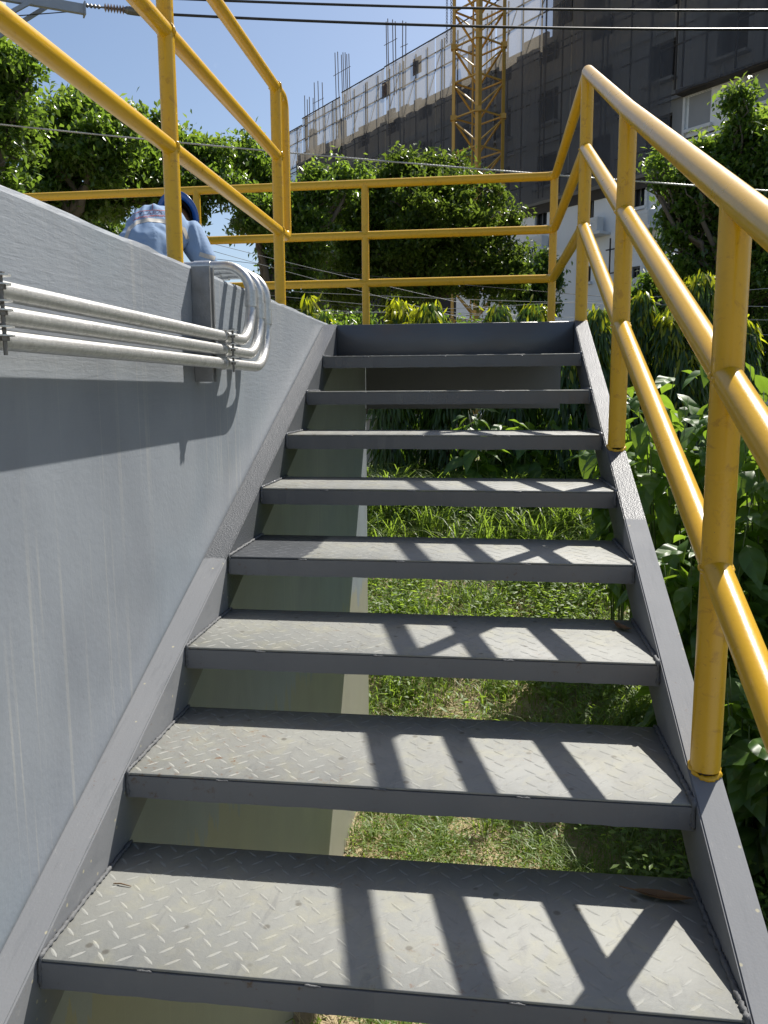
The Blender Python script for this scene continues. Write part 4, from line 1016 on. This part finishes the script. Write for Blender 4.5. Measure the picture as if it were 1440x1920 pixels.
# ------------------------------------------------------------------ worker crouching on the tank roof, back to us
def fabric(name, col, var=.10):
    b = NB(name); v = b.pos(); c = b.mix(b.noise(v, 5, 5), tuple(x*(1-var) for x in col), tuple(x*(1+var) for x in col))
    return b.done(b.pbr(c, .85, 0, b.bump(b.noise(v, 260, 3), .25, .002), .2))
M['shirt'] = fabric('blue_work_shirt', (.20, .285, .42)); M['trousers'] = fabric('dark_trousers', (.06, .08, .13))
M['skin'] = flat('skin', (.28, .15, .09), .5, 0, .08, 20); M['hat'] = flat('blue_helmet', (.015, .075, .26), .28, 0, .05, 3)
M['reflect'] = flat('reflective_strip', (.40, .375, .33), .5, 0, .1, 30); M['hair'] = flat('black_hair', (.01, .009, .008), .6)
M['print'] = flat('navy_print', (.07, .06, .14), .8); M['print_red'] = flat('red_print', (.30, .10, .12), .8); M['boot'] = flat('boot_leather', (.05, .035, .025), .6)
from mathutils import noise as mnoise
def blob(parts, name, vox, wrinkle=0.0, seed=0):
    # tapered limbs and ellipsoids fused into one continuous skin
    bm = bmesh.new()
    for p in parts:
        if p[0] == 'e':
            _, c, rad, rot = p
            m4 = Matrix.Translation(c) @ (rot or Matrix.Identity(4)) @ Matrix.Diagonal((*rad, 1))
            bmesh.ops.create_icosphere(bm, subdivisions=3, radius=1, matrix=m4)
        else:
            _, pts, rd = p
            for i in range(len(pts)-1):
                a, b_ = Vector(pts[i]), Vector(pts[i+1]); n = max(2, int((b_-a).length/(min(rd[i], rd[i+1])*.35)))
                for j in range(n+1):
                    f = j/n; bmesh.ops.create_icosphere(bm, subdivisions=2, radius=rd[i]*(1-f)+rd[i+1]*f, matrix=Matrix.Translation(a.lerp(b_, f)))
    me = bpy.data.meshes.new(name); bm.to_mesh(me); bm.free()
    o = bpy.data.objects.new(name, me); COL.objects.link(o)
    md = o.modifiers.new('r', 'REMESH'); md.mode = 'VOXEL'; md.voxel_size = vox; ms = o.modifiers.new('s', 'SMOOTH'); ms.factor = .5; ms.iterations = 6
    dg = bpy.context.evaluated_depsgraph_get(); dg.update(); me2 = bpy.data.meshes.new_from_object(o.evaluated_get(dg)); me2.name = name
    bpy.data.objects.remove(o); bpy.data.meshes.remove(me)
    if wrinkle:
        for v in me2.vertices:
            p = v.co; n1 = mnoise.noise(Vector((p.x*9+seed, p.y*6, p.z*5)))+.6*mnoise.noise(Vector((p.x*22, p.y*9+seed, p.z*13)))
            rg = 1-abs(mnoise.noise(Vector((p.x*7+p.z*3, p.y*5+seed, p.z*4))))*2.2
            v.co = p+v.normal*(.45*mnoise.noise(Vector((p.x*7+seed, p.y*4, p.z*4)))+max(0, 1-abs(mnoise.noise(Vector((p.x*11+p.z*5, p.y*4+seed, p.z*2.2-p.x*3))))*3.2)*.8)*wrinkle
    me2.polygons.foreach_set('use_smooth', [True]*len(me2.polygons)); me2.update(); return me2
V3 = Vector
hip, mid_, chest, sho, hd_ = V3((-1.275, 3.56, 1.66)), V3((-1.275, 3.64, 1.83)), V3((-1.270, 3.78, 1.965)), V3((-1.255, 3.90, 2.01)), V3((-1.245, 4.05, 2.105))
tilt = Matrix.Rotation(R(-42), 4, 'X')
armR = [V3((-1.085, 3.88, 1.965)), V3((-.985, 3.84, 1.80)), V3((-.96, 4.0, 1.62))]
armL = [V3((-1.445, 3.88, 1.955)), V3((-1.555, 3.86, 1.78)), V3((-1.50, 4.05, 1.62))]
legs = [([V3((-1.275+s*.10, 3.58, 1.66)), V3((-1.275+s*.20, 4.02, 1.72)), V3((-1.275+s*.17, 3.80, 1.40))], s) for s in (-1, 1)]
body_parts = [('e', chest, (.16, .11, .17), tilt), ('e', hip, (.15, .12, .13), tilt), ('t', [hip, chest, sho], [.11, .13, .10]), ('t', [sho, hd_-V3((0, .02, .02))], [.06, .055]), ('e', hd_+V3((0, .045, -.015)), (.076, .098, .105), Matrix.Rotation(R(-65), 4, 'X'))]
body_parts += [('e', hd_+V3((0, .10, -.085)), (.014, .03, .016), None), ('e', hd_+V3((-.078, .04, -.02)), (.012, .022, .03), None), ('e', hd_+V3((.078, .04, -.02)), (.012, .022, .03), None)]
for A in (armR, armL): body_parts.append(('t', A, [.048, .040, .028]))
for A, s in ((armR, 1), (armL, -1)):
    h = A[2]; f = V3((.0, .25, -.55)).normalized(); body_parts.append(('e', h+f*.05, (.040, .030, .050), None))
    for k in range(4):
        b0_ = h+f*.09+V3(((k-1.5)*.019, 0, 0)); body_parts.append(('t', [b0_, b0_+f*(.034, .040, .037, .028)[k], b0_+f*.055+V3((0, .024, -.012))], [.0095, .009, .008]))
    body_parts.append(('t', [h+f*.03+V3((-s*.035, 0, 0)), h+f*.075+V3((-s*.058, .012, 0)), h+f*.10+V3((-s*.05, .03, 0))], [.012, .0105, .009]))
for Lg, s in legs: body_parts += [('t', Lg, [.085, .06, .042]), ('e', Lg[2]+V3((0, .07, -.02)), (.04, .11, .03), None)]
person = link('person', blob(body_parts, 'person', .011), None); person.data.materials.clear(); person.data.materials.append(M['skin'])
tag(person, 'worker in light blue shirt and blue hard hat bending behind the grey wall', 'person')
sh_parts = [('e', chest, (.200, .140, .205), tilt), ('e', mid_, (.190, .145, .17), tilt), ('e', hip+V3((0, -.01, .02)), (.195, .155, .14), tilt), ('t', [hip, mid_, chest, sho], [.165, .178, .172, .12]), ('t', [armL[0], sho, armR[0]], [.082, .095, .082]), ('t', [sho, sho+(hd_-sho)*.35], [.085, .068]),
            ('t', armR[:2]+[armR[1].lerp(armR[2], .85)], [.088, .078, .060]), ('t', armL[:2]+[armL[1].lerp(armL[2], .85)], [.088, .078, .060])]
shirt = link('shirt', blob(sh_parts, 'shirt', .009, .014, 3.3), person); shirt.data.materials.clear(); shirt.data.materials.append(M['shirt'])
tr_parts = [('e', hip+V3((0, -.01, -.05)), (.175, .14, .12), tilt)]+[('t', Lg, [.105, .082, .062]) for Lg, s in legs]
tr = link('trousers', blob(tr_parts, 'trousers', .012, .008, 1.1), person); tr.data.materials.clear(); tr.data.materials.append(M['trousers'])
for Lg, s in legs:
    bo = link('boot', blob([('e', Lg[2]+V3((0, .08, -.018)), (.048, .125, .030), None), ('t', [Lg[2]+V3((0, .0, .06)), Lg[2]+V3((0, .01, -.01))], [.056, .052])], 'boot', .012), person); bo.data.materials.clear(); bo.data.materials.append(M['boot'])
# hard hat: shell with brim, open side towards the neck, hair inside
hc = hd_+V3((.004, .02, .012)); ax_ = V3((.10, .93, .25)).normalized(); hx = ax_.cross(V3((0, 0, 1))).normalized(); hy = hx.cross(ax_)
def lathe(prof, n=40):
    mb = MB(); vs = []
    for (r_, z_) in prof:
        for j in range(n):
            a = 2*PI*j/n; vs.append(hc+hx*math.cos(a)*r_*.94+hy*math.sin(a)*r_*1.05+ax_*z_)
    fs = [(i*n+j, i*n+(j+1) % n, (i+1)*n+(j+1) % n, (i+1)*n+j) for i in range(len(prof)-1) for j in range(n)]
    return mb.add(vs, fs)
shell = [(.118-.118*(1-math.cos(t*PI/2)) if False else .118*math.cos(t*PI/2), .135*math.sin(t*PI/2)) for t in [i/8 for i in range(9)]]
hat = lathe([(.112, .006)]+[(r_*.965, z_*.965) for r_, z_ in shell[::-1]][::-1][1:][::-1][::-1][:0]+[(.112, .004), (.156, -.004), (.158, 0), (.156, .006), (.119, .010)]+shell[1:]).obj('hard_hat', M['hat'], person, smooth=True)
hp = lathe([(.100, -.012), (.101, .03), (.085, .07), (.03, .105), (.0, .11)]).obj('hair', M['hair'], person, smooth=True)
# things printed or sewn on the shirt follow its surface
bvh = BVHTree.FromPolygons([v.co[:] for v in shirt.data.vertices], [p.vertices[:] for p in shirt.data.polygons])
def on_shirt(px, py, off=.003):
    d = ray(px, py).normalized(); hit = bvh.ray_cast(CAM, d)
    return hit[0]-d*off if hit[0] is not None else None
def band(name, pix, half, mat, parent, per=8):
    pts = []
    for a, b_ in zip(pix[:-1], pix[1:]):
        pts += [(a[0]+(b_[0]-a[0])*k/per, a[1]+(b_[1]-a[1])*k/per) for k in range(per)]
    pts.append(pix[-1]); mb = MB(); prev = None
    for i, p in enumerate(pts):
        a, b_ = pts[max(0, i-1)], pts[min(len(pts)-1, i+1)]; dx, dy = b_[0]-a[0], b_[1]-a[1]; l = math.hypot(dx, dy) or 1
        row = [on_shirt(p[0]-dy/l*half*k, p[1]+dx/l*half*k) for k in (-1, -.33, .33, 1)]
        if any(q is None for q in row): prev = None; continue
        o_ = len(mb.v); mb.v += [tuple(q) for q in row]
        if prev is not None and (Vector(mb.v[prev])-row[0]).length < .09: mb.f += [(prev+k, prev+k+1, o_+k+1, o_+k) for k in range(3)]
        prev = o_
    if mb.f: return mb.obj(name, M[mat], parent, smooth=True)
band('reflective_strip', [(236, 446), (243, 428), (256, 417), (278, 412), (302, 414), (325, 419), (345, 430), (352, 448)], 3.4, 'reflect', shirt)
band('reflective_strip', [(374, 476), (386, 480), (398, 483), (412, 488)], 4, 'reflect', shirt)
def lettering(txt, x0, x1, y0, y1, hpx, mat, name='lettering'):
    cu = bpy.data.curves.new('t', 'FONT'); cu.body = txt; cu.size = 1; cu.resolution_u = 2
    o = bpy.data.objects.new('t', cu); COL.objects.link(o); dg = bpy.context.evaluated_depsgraph_get(); dg.update()
    me = bpy.data.meshes.new_from_object(o.evaluated_get(dg)); bpy.data.objects.remove(o)
    xs_ = [v.co.x for v in me.vertices]; L0, L1 = min(xs_), max(xs_); ok = True
    for v in me.vertices:
        t = (v.co.x-L0)/(L1-L0); px = x0+(x1-x0)*t; py = y0+(y1-y0)*t-5.0*math.sin(PI*t*.9)*(0.6)-v.co.y*hpx/.7
        q = on_shirt(px, py, .0035)
        if q is None: q = on_shirt(px, py+4, .0035)
        if q is None: ok = False; break
        v.co = q
    if not ok: return
    me.name = name; me.materials.clear(); me.materials.append(M[mat]); link(name, me, shirt)
lettering('D', 293, 305, 391, 390, 8, 'print_red'); lettering('EYLARA VE', 252, 326, 406, 402, 6.5, 'print'); lettering('DEVELOPMENT', 251, 318, 412, 408, 4.2, 'print_red')
for (a, b_) in (((286, 393), (286, 383)), ((286, 383), (312, 383))): band('print_frame', [a, b_], .6, 'print_red', shirt, 6)
band('print_frame', [(249, 414), (262, 407), (290, 403.5), (326, 406)], .6, 'print_red', shirt)
band('print_frame', [(250, 402), (262, 396), (290, 393.5), (326, 396)], .6, 'print_red', shirt)

# ------------------------------------------------------------------ bring every thing's Empty down to the base of its parts
bpy.context.view_layer.update()
for o in list(sc.objects):
    if o.type == 'EMPTY' and o.parent is None and o.children:
        lo = Vector((1e9,)*3); hi = Vector((-1e9,)*3)
        for c in o.children:
            for q in c.bound_box:
                p = c.matrix_local @ Vector(q); lo = Vector(map(min, lo, p)); hi = Vector(map(max, hi, p))
        base = Vector(((lo.x+hi.x)/2, (lo.y+hi.y)/2, lo.z)); o.location = base
        for c in o.children: c.matrix_basis = Matrix.Translation(-base) @ c.matrix_basis
